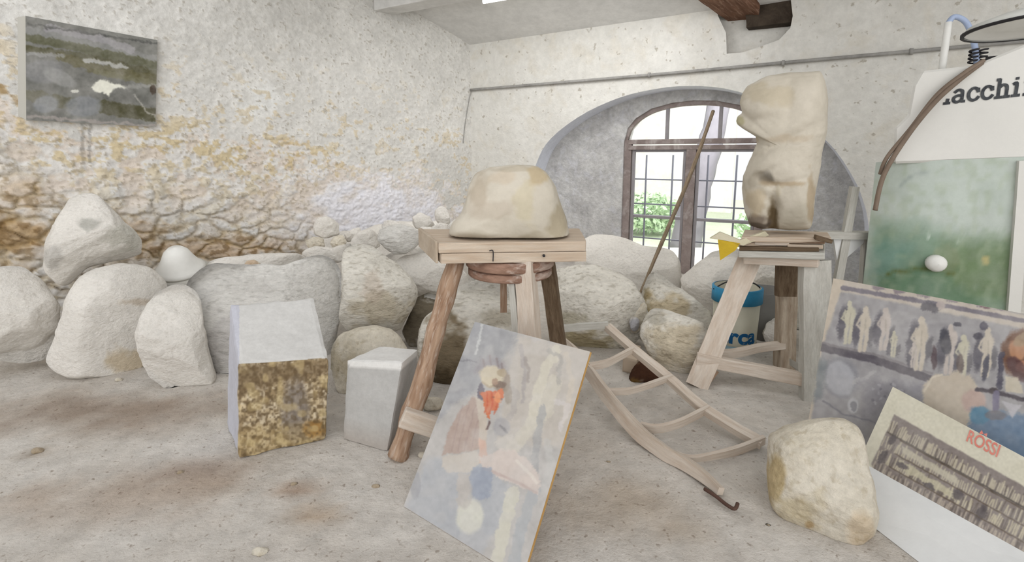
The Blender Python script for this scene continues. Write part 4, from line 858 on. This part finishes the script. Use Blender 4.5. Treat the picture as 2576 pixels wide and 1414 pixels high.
# leaning stick
s1_ = onp(1794, 280, C0 + nA * .02, nA); s0_ = at(1652, 640, 3.95); dd_ = unit(s0_ - s1_)
s0b = at(1607, 745, 3.66)
me = tube([s0b, s0_, (s0_ + s1_) / 2 + [.02, 0, 0], s1_], lambda q: .007 + .011 * min(1, q * 2.2), 40, 10, .2)
tag(link('wooden_stick', me, STICKM), 'long thin brown stick leaning in front of the window', 'stick')

# ================================================================== WORK STAND WITH THE TORSO
ws = empty('work_stand', fl(1900, 960), 'dusty wooden sculptor stand carrying the headless torso', 'work stand')
def P(x, y, Y): return at(x, y, Y)
link('leg', bar(fl(1752, 972), P(1884, 655, 2.90), .05, .125, (1, -.25, .35), 12, .005), WOODP, ws)
link('foot', bar(fl(1766, 968) + [0, .03, .01], P(1788, 925, 2.85), .055, .10, (1, -.2, 0), 3, .002), WOODB, ws)
link('leg', bar(fl(1972, 925), P(1982, 660, 3.02), .10, .08, (0, 1, 0), 12, .006, seed=2), WOODM, ws)
link('leg_sleeve', bar(P(1975, 745, 2.93), P(1978, 662, 2.95), .112, .05, (0, 1, 0), 5, .004, seed=4), WOODD, ws)
link('leg', bar(fl(2050, 1005), P(2050, 655, 2.66), .15, .05, (0, 1, 0), 12, .006, seed=6), WOODG, ws)
bevel(link('front_stretcher', bar(P(1752, 902, 2.80), P(2062, 962, 2.60), .04, .075, (0, 0, 1), 12, .003, seed=1), WOODP, ws), .005)
link('back_stretcher', sweep([P(1800, 888, 2.90), P(1850, 888, 2.93), P(1905, 876, 2.97), (P(1970, 868, 3.0))], (0, 0, 1), .04, .05, 20, wob=.004), WOODP, ws)
link('corner_brace', prism([P(1995, 908, 2.9), P(2048, 938, 2.66), P(2046, 955, 2.66), P(1995, 925, 2.9)], (.0, .04, 0)), WOODG, ws)
bevel(link('apron', bar(P(1872, 650, 2.84), P(2060, 656, 2.60), .05, .065, (0, 0, 1), 10, .004, seed=8), WOODP, ws), .005)
bevel(link('top_board', bar(P(1868, 628, 2.92), P(2075, 632, 2.70), .34, .035, (0, 0, 1), 10, .004, seed=9), WOODG, ws), .005)
# offcuts stacked under the torso
SC = [((1855, 612, 2.83), (1950, 618, 2.76), .05, .026, WOODL, 'pale offcut lowest on the left of the stand top'), ((1900, 606, 2.80), (1985, 612, 2.72), .06, .025, WOODP, 'pale rounded offcut at the middle of the stand top'),
      ((1985, 604, 2.74), (2075, 607, 2.66), .05, .028, WOODB, 'brown offcut on the right of the stand top'), ((1980, 618, 2.72), (2070, 620, 2.64), .05, .02, WOODL, 'thin pale offcut under the brown one'),
      ((1870, 594, 2.92), (2085, 596, 2.72), .30, .026, WOODL, 'broad flat board directly under the torso'), ((2050, 596, 2.63), (2092, 608, 2.61), .05, .02, WOODD, 'dark splintered offcut overhanging the right end'),
      ((1860, 624, 2.80), (2060, 628, 2.62), .05, .02, WOODD, 'long dark batten along the front of the stand top')]
for i, (a_, b_, wd, th, mt, lab) in enumerate(SC):
    tag(bevel(link('wood_offcut', bar(P(*a_), P(*b_), wd, th * 1.25, (0, 0, 1), 8, .006, taper=.8, seed=i), mt), .004), lab, 'wood offcut', 'offcuts on the stand top')
cl1 = [P(1808, 590, 2.80), P(1870, 612, 2.77), P(1868, 628, 2.76), P(1812, 652, 2.80)]
tag(link('yellow_rag', prism([P(1806, 603, 2.79), P(1862, 612, 2.76), P(1850, 630, 2.765), P(1812, 655, 2.79)], (.004, .012, 0)), YELL), 'folded yellow rag hanging off the left of the stand top', 'rag')
me = prism([P(1786, 600, 2.80), P(1812, 584, 2.82), P(1862, 604, 2.77), P(1925, 582, 2.80), P(1935, 592, 2.76), P(1870, 618, 2.755), P(1860, 615, 2.755), P(1830, 606, 2.78)], (.01, .03, 0))
tag(link('cloth_bow', me, CLOTH), 'dusty pale cloth knotted like a bow at the left of the stand top', 'cloth')
TOR = [(1900, 205), (1930, 190), (1990, 182), (2035, 180), (2066, 178), (2076, 205), (2083, 250), (2080, 330), (2068, 385), (2062, 430), (2052, 480), (2047, 540), (2040, 576), (1990, 580), (1960, 578), (1915, 576), (1886, 566), (1873, 530), (1866, 480), (1870, 440),
       (1886, 402), (1904, 362), (1898, 332), (1882, 322), (1862, 322), (1850, 306), (1854, 292), (1868, 284), (1860, 260), (1866, 236), (1880, 216)]
rock(TOR, 'headless carved male torso in cream stone with cut-off thighs, on the work stand', SMOOTH, Y=2.84, T=.15, TB=.13, fac=0, nse=.008, rough_=.7, NA=260, NB=110, smooth_r=1, name='torso_sculpture', cat='sculpture', z0=None, p=.8,
     dents=[(1925, 270, 42, 36, 0, -0.03), (1915, 300, 40, 12, -10, 0.015), (1985, 250, 14, 70, 5, 0.01), (2030, 260, 40, 46, 0, -0.015), (1975, 355, 100, 9, -28, 0.015), (1990, 320, 60, 9, -28, -0.006), (1965, 415, 55, 40, 0, -0.018), (1930, 458, 26, 10, 20, 0.03), (1958, 490, 9, 26, 5, -0.02), (1946, 540, 13, 52, 8, 0.066), (1940, 505, 30, 10, 40, 0.015), (2005, 520, 34, 70, 0, -0.015), (1985, 458, 40, 6, -14, 0.015), (1900, 520, 24, 46, 8, -0.015), (1930, 430, 40, 6, -24, 0.01), (2058, 420, 14, 120, 0, 0.015), (1905, 400, 22, 10, -30, 0.01), (1868, 305, 22, 22, 0, 0.015)],
     paint=[(1932, 448, 20, 16, (150, 148, 146), .8), (1900, 455, 30, 20, (206, 202, 196), .6), (1944, 540, 14, 50, (130, 112, 84), .85), (1900, 556, 36, 18, (150, 140, 136), .8), (1905, 510, 26, 36, (224, 210, 188), .6), (2010, 545, 40, 46, (226, 226, 222), .5),  # dark marks in creases and between the thighs are painted shadow
            (2040, 500, 10, 80, (206, 186, 160), .6), (1930, 240, 70, 30, (232, 224, 206), .5), (1970, 462, 60, 7, (216, 200, 178), .7), (1960, 350, 90, 12, (234, 222, 208), .5), (1860, 305, 18, 14, (214, 214, 180), .7), (1958, 482, 6, 16, (255, 253, 246), 1), (1890, 568, 40, 8, (110, 102, 98), .7)])

# ---------------------------------------------------------------- buckets
def bucket(c, r0, r1, h, mat, name, lab, band=None):
    t = empty(name, c, lab, 'bucket')
    bd_ = link('body', lathe([(.001, 0), (r0, 0), (r0 + .004, .01), (r1, h), (r1 - .006, h), (r0 - .004, .012), (.001, .012)], c), mat, t)
    if band: link('rim', lathe([(r1 - .012, h - band), (r1 + .010, h - band), (r1 + .010, h), (r1 - .004, h + .004)], c), BLUEP, bd_)
    t['x'] = 0; del t['x']
    return t
cb = fl(1846, 886); cb[0] += .06; cb[1] += .14; k = (F_ / cb[1]); rb = 62 / k * .93
hb = H_ - 0; ptop = at(1855, 722, cb[1] - .02)[2]
tb = bucket(cb, rb * .88, rb, ptop, BUCK, 'paint_bucket', 'cream plastic bucket with blue rim and blue lettering under the stand', .10)
link('base_band', lathe([(rb * .88 + .006, .0), (rb * .895 + .006, .035)], cb), M('bucket_base_blue', (150, 178, 190), None, 5, .3), tb)
link('handle', tube([cb + [-rb - .012, 0, ptop - .02], cb + [-rb * .5, -.05, ptop + .05], cb + [rb * .4, -.07, ptop + .045], cb + [rb + .012, 0, ptop - .02]], .005, 24, 6), BLACK, tb)
def text_mesh(s, size, off=0.):
    cu = bpy.data.curves.new('t', 'FONT'); cu.body = s; cu.size = size; cu.offset = off; cu.extrude = 0; o = bpy.data.objects.new('t', cu); COL.objects.link(o)
    bpy.context.view_layer.update(); me = bpy.data.meshes.new_from_object(o.evaluated_get(bpy.context.evaluated_depsgraph_get())); bpy.data.objects.remove(o)
    bm = bmesh.new(); bm.from_mesh(me); bmesh.ops.triangulate(bm, faces=bm.faces); bmesh.ops.subdivide_edges(bm, edges=[e for e in bm.edges if e.calc_length() > size * .25], cuts=2, use_grid_fill=False); bm.to_mesh(me); bm.free(); return me
me = text_mesh('arca', .155, .005); va = verts_of(me); wid = va[:, 0].max(); hz_ = at(1850, 868, cb[1] - rb)[2]
camdir = math.atan2(-cb[1], -cb[0])
vv = []
for x, y, z in va:
    rr_ = rb * (.88 + .12 * (y + hz_) / ptop) + .004; ang = camdir + (x - wid * .5 + .026) / rr_ + .02
    vv.append((cb[0] + rr_ * math.cos(ang), cb[1] + rr_ * math.sin(ang), hz_ + y))
me.vertices.foreach_set('co', np.array(vv).ravel()); link('lettering', me, BLUI, [q_ for q_ in tb.children if q_.name.startswith('body')][0])
cg = fl(1948, 884); cg[0] += .07; cg[1] += .30; bucket(cg, .12, .15, at(1940, 728, cg[1])[2], GREYP, 'grey_bucket', 'plain dark grey bucket behind the blue-rimmed one')

# ---------------------------------------------------------------- white trestle
tl_ = empty('white_trestle', P(2130, 720, 2.95), 'whitewashed wooden trestle with a triangular gusset behind the torso stand', 'trestle')
link('slanted_leg', bar([*P(2084, 735, 2.88)[:2], 0.0], P(2150, 470, 2.97), .045, .03, (0, 1, 0), 10, .003), WOODG, tl_)
link('upright_leg', bar([*P(2186, 700, 2.95)[:2], 0.0], P(2187, 590, 2.95), .07, .04, (0, 1, 0), 6, .003, seed=2), WOODG, tl_)
link('cross_rail', bar(P(2056, 590, 2.95), P(2200, 592, 2.95), .08, .04, (0, 0, 1), 6, .002, seed=3), WOODG, tl_)
link('gusset', prism([P(2096, 592, 2.94), P(2178, 592, 2.94), P(2172, 612, 2.94), P(2108, 668, 2.94)], (0, .02, 0)), WHITEB, tl_)

# ================================================================== MACHINE
Y1 = 2.62
def mp_(x, y): # the front of the machine: an upright plane turned a little away
    return onp(x, y, at(2400, 500, Y1), unit([-.42, -1, 0]))
mc = empty('blasting_cabinet', mp_(2400, 760) * [1, 1, 0], 'tall cream and green metal machine at the right edge with black lettering', 'machine')
back = np.array([.46, .50, 0])
hood = [(2246, 412), (2250, 322), (2283, 290), (2297, 215), (2318, 178), (2450, 164), (2576, 112), (2780, 30), (2780, 392)]
hd_ = link('hood', prism([mp_(*q) for q in hood], back), PAINTED, mc); hd_.modifiers.new('b', 'BEVEL').width = .012
tp = Pic(2180, 390, 2800, 790, (190, 198, 190), 4)
tp.poly([(2200, 560), (2300, 560), (2420, 600), (2580, 600), (2800, 620), (2800, 800), (2190, 800)], (138, 158, 140), .95, 8, 26); tp.poly([(2200, 600), (2300, 620), (2250, 680), (2200, 700)], (128, 158, 146), .8, 8, 20)
tp.poly([(2380, 610), (2560, 600), (2570, 760), (2380, 740)], (118, 134, 96), .6, 10, 30); tp.poly([(2210, 700), (2340, 660), (2440, 740), (2500, 800), (2200, 800)], (106, 134, 108), .7, 6, 12)
tp.line([(2560, 660), (2552, 720), (2545, 770)], 22, (150, 110, 60), .8, 4); tp.line([(2230, 690), (2330, 672), (2400, 690)], 7, (112, 116, 72), .7, 4); tp.mottle(5, 24, 3); tp.mottle(.35, 16, 5, (168, 178, 156))
tp.ell(2480, 655, 10, 9, (190, 178, 130), .9); tp.ell(2335, 593, 4, 4, (216, 224, 216)); tp.ell(2408, 606, 4, 4, (216, 224, 216)); tp.ell(2380, 650, 34, 34, (150, 150, 120), .3); tp.line([(2262, 470), (2290, 445), (2340, 430)], 6, (164, 172, 168), .8)
# rounded tank
Lp, Rp = mp_(2200, 560), mp_(2566, 560); dx_ = unit(Rp - Lp); nrm = unit(np.cross(dx_, [0, 0, 1])); Wd = np.linalg.norm(Rp - Lp)
ztop = mp_(2300, 409)[2]; vs, fs = [], []; NU, NV = 90, 60
for j in range(NV + 1):
    z = ztop * j / NV
    for i in range(NU + 1):
        u = i / NU; bul = .10 * (1 - abs(2 * min(u, .5) - 1) ** 2.2)
        vs.append(Lp + dx_ * Wd * u + nrm * (bul - .10) * 1. + np.array([0, 0, z - Lp[2]]))
fs = [(j * (NU + 1) + i, j * (NU + 1) + i + 1, (j + 1) * (NU + 1) + i + 1, (j + 1) * (NU + 1) + i) for j in range(NV) for i in range(NU)]
k = len(vs); bk = [Lp + back, Rp + back]
for b_ in bk: vs += [np.array([b_[0], b_[1], 0]), np.array([b_[0], b_[1], ztop])]
fs += [(0, k, k + 1, NV * (NU + 1)), (NU, (NV + 1) * (NU + 1) - 1, k + 3, k + 2), (k, k + 2, k + 3, k + 1)]
me = mesh(vs, fs, True); va = verts_of(me); pr = np.array([pj(v) for v in va]); colour(me, (tp.get(pr[:, 0], pr[:, 1]) - 190) * 1.15 + 180); tk_ = link('tank', me, TANK, mc)
link('corner_post', bar([*mp_(2578, 700)[:2], 0], mp_(2574, 404), .05, .05, unit([-.42, -1, 0]), 6, .001), PAINTED, mc)
link('knob', (lambda p: lathe([(.001, .055), (.032, .05), (.045, .03), (.045, .0), (.03, -.02)], p, nrm, 20))(mp_(2350, 660) + nrm * .01), CERAM, tk_)
for q in ('hood', 'corner_post'):
    pass
for o in bpy.data.objects:
    if o.type == 'MESH' and o.data.materials and o.data.materials[0] == PAINTED and not o.data.color_attributes: colour(o.data, np.ones((len(o.data.vertices), 3)) * 255)
# slab-serif letters drawn with strokes: (points, width)
def glyph(strokes, x, hgt, place, wd=.17):
    ms = []
    for pts in strokes:
        rp = resample([np.array(p) for p in pts], max(2, 3 * len(pts) if len(pts) > 2 else 2))
        for a_, b_ in zip(rp[:-1], rp[1:]):
            d = b_ - a_; L = np.linalg.norm(d)
            if L < 1e-6: continue
            d = d / L; nn = np.array([-d[1], d[0]]) * wd / 2; e = d * wd * .25
            ms.append([a_ - e - nn, b_ + e - nn, b_ + e + nn, a_ - e + nn])
    vs, fs = [], []
    for i, q in enumerate(ms):
        vs += [place(x + c_[0] * hgt, c_[1] * hgt, .0002 * (i % 7)) for c_ in q]; k_ = i * 4; fs.append((k_, k_ + 1, k_ + 2, k_ + 3))
    return mesh(vs, fs)
gA = [[(.12, .78), (.3, .92), (.5, .86), (.56, .7), (.56, .1)], [(.56, .08), (.72, .08)], [(.56, .5), (.3, .52), (.1, .4), (.1, .18), (.28, .06), (.5, .16), (.56, .3)]]
gC = [[(.62, .68), (.5, .88), (.3, .92), (.12, .72), (.08, .46), (.16, .2), (.34, .07), (.54, .12), (.66, .28)], [(.62, .64), (.6, .86)]]
gH = [[(.16, 1.3), (.16, .06)], [(.02, 1.3), (.16, 1.3)], [(.0, .06), (.34, .06)], [(.16, .7), (.34, .9), (.54, .84), (.6, .6), (.6, .06)], [(.46, .06), (.76, .06)]]
gI = [[(.06, .88), (.22, .88), (.22, .06)], [(.02, .06), (.42, .06)], [(.22, 1.2), (.22, 1.28)]]
gN = [[(.02, .88), (.16, .88), (.16, .06)], [(.0, .06), (.34, .06)], [(.16, .7), (.34, .9), (.54, .84), (.6, .6), (.6, .06)], [(.46, .06), (.76, .06)]]
gE = [[(.1, .5), (.62, .5), (.58, .78), (.36, .92), (.14, .76), (.08, .46), (.18, .16), (.38, .06), (.62, .18)]]
gM0 = [[(.3, .06), (.62, .06)], [(.46, .06), (.50, .34)]]
lp0 = mp_(2382, 262); ldir = unit(mp_(2576, 240) - lp0); lup = np.array([0, 0, 1.]); lnr = unit(np.cross(ldir, [0, 0, 1]))
sc_ = np.linalg.norm(mp_(2480, 251) - mp_(2480, 205))
def plc(a_, b_, e): return lp0 + ldir * a_ + lup * b_ + lnr * (.003 + e)
pxm = np.linalg.norm(mp_(2576, 240) - lp0) / 194
ms = []
for g_, x in ((gM0, -22), (gA, 12), (gC, 50), (gC, 85), (gH, 122), (gI, 162), (gN, 192), (gE, 232)): ms.append(glyph(g_, x * pxm, 45 * pxm, plc, .2))
link('lettering', join(ms), INK, hd_)
# hoses, rod, springs on top
link('rubber_hose', tube([mp_(2195, 527) + nrm * .05, mp_(2215, 440) + nrm * .06, mp_(2272, 345) + nrm * .06, mp_(2340, 262) + nrm * .05, mp_(2405, 205) + nrm * .03, mp_(2470, 158)], .012, 50, 8), HOSE, mc)
link('rubber_hose', tube([mp_(2210, 438) + nrm * .03, mp_(2225, 395) + nrm * .05, mp_(2282, 325) + nrm * .05, mp_(2350, 240) + nrm * .04, mp_(2420, 185) + nrm * .03, mp_(2475, 152)], .010, 50, 8), HOSE, mc)
link('vent_rod', tube([mp_(2364, 172) + back * .3, mp_(2382, 36) + back * .3], .017, 6, 12), CERAM, mc)
link('air_hose', tube([mp_(2380, 42) + back * .3, mp_(2398, 22) + back * .3, mp_(2430, 38) + back * .3, mp_(2450, 90) + back * .3, mp_(2458, 145) + back * .3], .014, 40, 10), BLUEH, mc)
for x in (2446, 2470):
    pts = []; base = mp_(x, 146) + back * .3
    for i in range(60): a_ = i / 60 * 2 * math.pi * 4; pts.append(base + np.array([math.cos(a_) * .018, math.sin(a_) * .018, i / 60 * .075]))
    link('coil_spring', tube(pts, .005, 120, 6), BLACK, mc)
bk_ = mp_(2520, 118) + back * .5
link('bracket', bar(mp_(2484, 124) + back * .5, mp_(2640, 108) + back * .5, .02, .02, (0, 0, 1), 3), BLACK, mc)
link('bracket', bar(mp_(2524, 150) + back * .5, mp_(2524, 116) + back * .5, .02, .02, (0, 1, 0), 3), BLACK, mc)
# dish lamp
lc_ = at(2620, 66, 2.1); la = empty('dish_lamp', lc_, 'round grey metal dish lamp cut off at the top right corner', 'lamp')
axl = unit([.02, -.04, -1])
LS = .84
def lth(pf): return lathe([(a_ * LS, b_ * LS) for a_, b_ in pf], lc_, axl)
sh_ = link('shade', lth([(.28, 0), (.285, -.008), (.27, -.03), (.16, -.07), (.05, -.09), (.05, -.12)]), ENAM, la)
link('rim', lth([(.276, .004), (.292, .004), (.292, -.008)]), BLACK, sh_)
link('reflector', lth([(.276, -.004), (.20, -.03), (.16, -.02), (.09, -.03), (.001, -.032)]), CERAM, sh_)
link('cord', tube([lc_ + [.01, .0, .12], [lc_[0] + .02, lc_[1], 2.95]], .006, 4, 6), BLACK, la)

# ================================================================== RIGHT-HAND BOARDS
# relief photo board
pp = Pic(1990, 660, 2900, 1300, (174, 172, 173)); pp.mottle(6, 60, 3); pp.mottle(5, 14, 4)
pp.poly([(2090, 690), (2900, 860), (2900, 895), (2128, 735), (2085, 735)], (202, 194, 184), .95, 2, 3)
pp.poly([(2090, 690), (2126, 700), (2070, 870), (2030, 1120), (2000, 1130)], (208, 198, 184), .95, 2, 3)
pp.line([(2120, 724), (2340, 762), (2600, 812), (2900, 870)], 11, (138, 134, 142), .9); pp.line([(2066, 874), (2200, 905), (2345, 955)], 20, (118, 114, 120), .9); pp.line([(2062, 862), (2200, 892), (2345, 940)], 6, (150, 146, 148), .9)
for x, y in ((2210, 720), (2262, 728), (2325, 738), (2395, 750), (2470, 762), (2520, 770)): pp.ell(x, y, 16, 11, (140, 132, 140), .7, 10, .4, 4)
pp.ell(2480, 765, 14, 13, (132, 112, 116), .9)
FG = [(2138, 806, 1.), (2176, 822, 1.05), (2228, 822, 1.), (2250, 862, .6), (2318, 858, 1.25), (2392, 872, 1.15), (2425, 890, 1.), (2485, 880, 1.15), (2300, 890, .6)]
for i, (x, y, s) in enumerate(FG):
    pp.ell(x - 18 * s, y + 6, 12 * s, 44 * s, (124, 122, 128), .85, 8, .4, 4); pp.ell(x + 14 * s, y + 22, 7 * s, 26 * s, (120, 118, 122), .6, 10, .4, 4)
for i, (x, y, s) in enumerate(FG):
    cc_ = ((202, 198, 182), (204, 196, 184), (200, 192, 186))[i % 3]
    pp.ell(x, y - 40 * s, 7 * s, 9 * s, cc_, 1, 8); pp.ell(x, y - 12 * s, 13 * s, 26 * s, cc_, 1, 10, .3, 3)
    pp.line([(x - 4, y + 5), (x - 10 * s, y + 30 * s), (x - 12 * s, y + 56 * s)], 9 * s, cc_, 1, 2); pp.line([(x + 4, y + 5), (x + 3 * s, y + 30 * s), (x - 2 * s, y + 56 * s)], 9 * s, cc_, 1, 2)
    pp.line([(x - 10 * s, y - 25 * s), (x - 20 * s, y - 5), (x - 8 * s, y + 8)], 5 * s, cc_, .9, 2)
    pp.line([(x + 2, y - 18 * s), (x - 2, y + 10 * s)], 3, (176, 170, 160), .6, 2)
pp.ell(2340, 772, 22, 14, (116, 114, 120), .9, 10, .4, 5); pp.ell(2366, 768, 12, 10, (190, 180, 176), .9); pp.ell(2410, 816, 10, 6, (112, 110, 118), .9); pp.ell(2475, 820, 10, 11, (112, 110, 120), .9); pp.ell(2460, 846, 12, 9, (106, 104, 112), .8)
pp.ell(2378, 860, 14, 34, (108, 108, 114), .85, -10); pp.ell(2480, 925, 8, 34, (110, 110, 120), .85, 8); pp.ell(2350, 900, 8, 30, (110, 98, 102), .8); pp.ell(2415, 915, 10, 24, (122, 112, 110), .8)
pp.ell(2115, 950, 44, 52, (160, 160, 164), .9, -20); pp.ell(2113, 952, 36, 44, (182, 182, 186), 1, -20, .2); pp.line([(2150, 960), (2180, 950), (2200, 935)], 10, (192, 190, 190), .7, 4); pp.ell(2146, 1020, 14, 20, (196, 196, 198), .8); pp.ell(2148, 1022, 8, 13, (150, 150, 154), .9); pp.line([(2070, 1008), (2120, 1042), (2180, 1056), (2230, 1075)], 4, (142, 142, 148), .8)
pp.poly([(2170, 960), (2330, 960), (2300, 1100), (2180, 1060)], (154, 152, 158), .6, 10, 14); pp.poly([(2050, 900), (2082, 905), (2070, 1000), (2045, 1010)], (146, 152, 154), .7, 5, 6)
for k in range(26): pp.ell(2190 + rng.rand() * 90, 965 + rng.rand() * 80, 4, 4, (186, 184, 188) if k % 2 else (134, 132, 140), .6)
pp.poly([(2320, 1010), (2326, 968), (2350, 945), (2400, 936), (2440, 945), (2470, 985), (2470, 1100), (2400, 1080), (2330, 1040)], (200, 190, 176), .97, 5, 4); pp.line([(2326, 985), (2345, 950), (2370, 942)], 5, (214, 206, 192), .9)
pp.ell(2450, 1010, 30, 30, (196, 176, 168), .9); pp.ell(2570, 890, 52, 62, (138, 112, 98), .95, 10, .2, 4); pp.ell(2560, 880, 22, 26, (196, 158, 132), .9, -20); pp.ell(2580, 850, 34, 16, (176, 160, 140), .8, -30); pp.ell(2590, 925, 34, 18, (192, 150, 128), .9, 10); pp.ell(2562, 930, 20, 40, (112, 92, 96), .7, -40)
pp.line([(2520, 890), (2516, 940), (2514, 975)], 14, (104, 102, 114), .9, 3); pp.poly([(2528, 945), (2560, 950), (2576, 990), (2530, 985)], (206, 198, 182), .9)
pp.line([(2458, 980), (2500, 985), (2576, 1006), (2700, 1030)], 10, (98, 92, 100), .95, 2); pp.ell(2500, 984, 12, 9, (92, 84, 88), .9); pp.line([(2506, 990), (2505, 1030)], 16, (136, 132, 152), .9); pp.poly([(2440, 1030), (2560, 1040), (2800, 1060), (2800, 1220), (2440, 1140)], (134, 152, 172), .95, 6, 6)
pp.ell(2465, 1045, 26, 22, (116, 152, 172), .9); pp.poly([(2520, 1010), (2570, 1020), (2548, 1052)], (196, 194, 198), .9); pp.ell(2505, 1045, 26, 12, (140, 138, 142), .8); pp.mottle(5, 10, 19)
p2c = [[O[0] + (a_ - O[0]) * 1.035, (b_) * 1.035, max(.002, O[2] + (c_ - O[2]) * 1.035)] for a_, b_, c_ in [[1.379, 2.166, .002], [1.379 + .56 * .92, 2.166 - .8285 * .92, .002], [1.485 + .56 * .92, 2.238 - .8285 * .92, .786], [1.485, 2.238, .786]]]
t = empty('relief_photo_board', p2c[0], 'large photo board of carved relief figures leaning against the machine', 'picture panel')
board(p2c, 420, 320, pp, 'photo_print', t, .012, PRINT, WOODP)

# cream poster with a crowd frieze and red lettering
pn = unit(np.cross(np.array([1.793, .987, .061]) - np.array([1.455, 1.929, .077]), np.array([1.608, 1.979, .351]) - np.array([1.455, 1.929, .077]))); p0_ = np.array([1.455, 1.929, .077])
if pn[1] > 0: pn = -pn
Q3 = lambda x, y, o_=0.: onp(x, y, p0_ + pn * o_, pn)
pp = Pic(2120, 940, 2900, 1700, (212, 208, 192)); pp.mottle(3, 30, 5)
inn_ = [(2250, 1043), (2960, 1436), (2960, 1590), (2203, 1196), (2192, 1168)]
pp.poly(inn_, (150, 142, 138), 1, 1, 2)
ex = np.array([.876, .482]); ey = np.array([-.39, .92])
def q3(u, v): b_ = np.array([2250, 1043.]) + ex * u + ey * v; return (b_[0], b_[1])
pp.poly([q3(4, 44), q3(800, 48), q3(800, 52), q3(0, 50)], (104, 98, 92), .8)
for (v0, v1, n_, cA) in ((14, 44, 120, (196, 188, 170)), (54, 84, 70, (200, 192, 172)), (88, 120, 90, (204, 196, 174)), (124, 156, 110, (186, 176, 164))):
    for i in range(n_):
        u = i / n_ * 480 + rng.rand() * 4; hh = (v1 - v0) * (.5 + .5 * rng.rand()); sh = rng.rand() * 6 - 3
        pp.line([q3(u, v1), q3(u + sh, v1 - hh)], 2.4 + 2.5 * rng.rand(), cA if rng.rand() > .3 else (124, 116, 110), .85, .5)
pp.poly([q3(50, 60), q3(210, 64), q3(215, 80), q3(56, 76)], (196, 190, 174), .85, 2); pp.poly([q3(56, 92), q3(240, 100), q3(230, 116), q3(60, 112)], (200, 194, 172), .8, 3)
for (u, v, a_, b_) in ((70, 104, 16, 7), (226, 100, 14, 14), (300, 112, 14, 22), (20, 60, 8, 14), (14, 110, 8, 20), (150, 118, 16, 8)): x, y = q3(u, v); pp.ell(x, y, a_, b_, (108, 102, 104), .85, 30, .4, 3)
for v in (50, 86, 122): pp.line([q3(40, v), q3(480, v + 4)], 2.5, (112, 100, 88), .9, 1)
pp.poly([q3(-40, 164), q3(480, 172), q3(480, 200), q3(-40, 200)], (214, 212, 204), .95, 3); pp.mottle(5, 5, 9)
for k in range(34):
    f = rng.rand(); pp.ell(2203 + 373 * f, 1193 + 208 * f + rng.rand() * 5, 3 + 9 * rng.rand(), 2 + 3 * rng.rand(), (96, 90, 84), .8, 30)
c3 = [Q3(2156, 1170, .014), Q3(2800, 1524, .014), Q3(2800, 1270, .014), Q3(2246, 973, .014)]
t3 = empty('crowd_poster', c3[0], 'cream poster board with a dark crowd frieze and red lettering, right foreground', 'poster')
pf_, _n = board(c3, 420, 160, pp, 'poster_face', t3, .008, PRINT, CREAM, 1.2, 166)
me = text_mesh('ROSSI', 1., .012); va = verts_of(me); va = va / va[:, 0].max(); hh = va[:, 1].max()
o_, xa_, ya_ = Q3(2428, 1108, .0165), Q3(2508, 1150, .0165), Q3(2438, 1080, .0165)
me.vertices.foreach_set('co', np.array([o_ + (xa_ - o_) * a_ + (ya_ - o_) * (b_ / hh) for a_, b_, _ in va]).ravel()); link('lettering', me, REDI, pf_)
cr_ = [[(2462, 1092), (2470, 1082), (2474, 1092)], [(2474, 1092), (2484, 1090), (2482, 1099)]]
link('emblem', join([mesh([Q3(x, y, .0165) for x, y in tri], [(0, 1, 2)]) for tri in cr_]), REDI, pf_)
# white slab beneath
f0, f1 = fl(2170, 1306), fl(2400, 1484); u0, u1 = Q3(2170, 1150, .0), Q3(2700, 1440, .0)
f1 = f0 + (f1 - f0) * 2.2
me = prism([f0 + [0, 0, .002], f1 + [0, 0, .002], u1, u0], (.02, .012, 0)); tag(link('white_slab', me, WHITEB), 'white smooth sheet sloping to the floor under the cream poster', 'sheet')
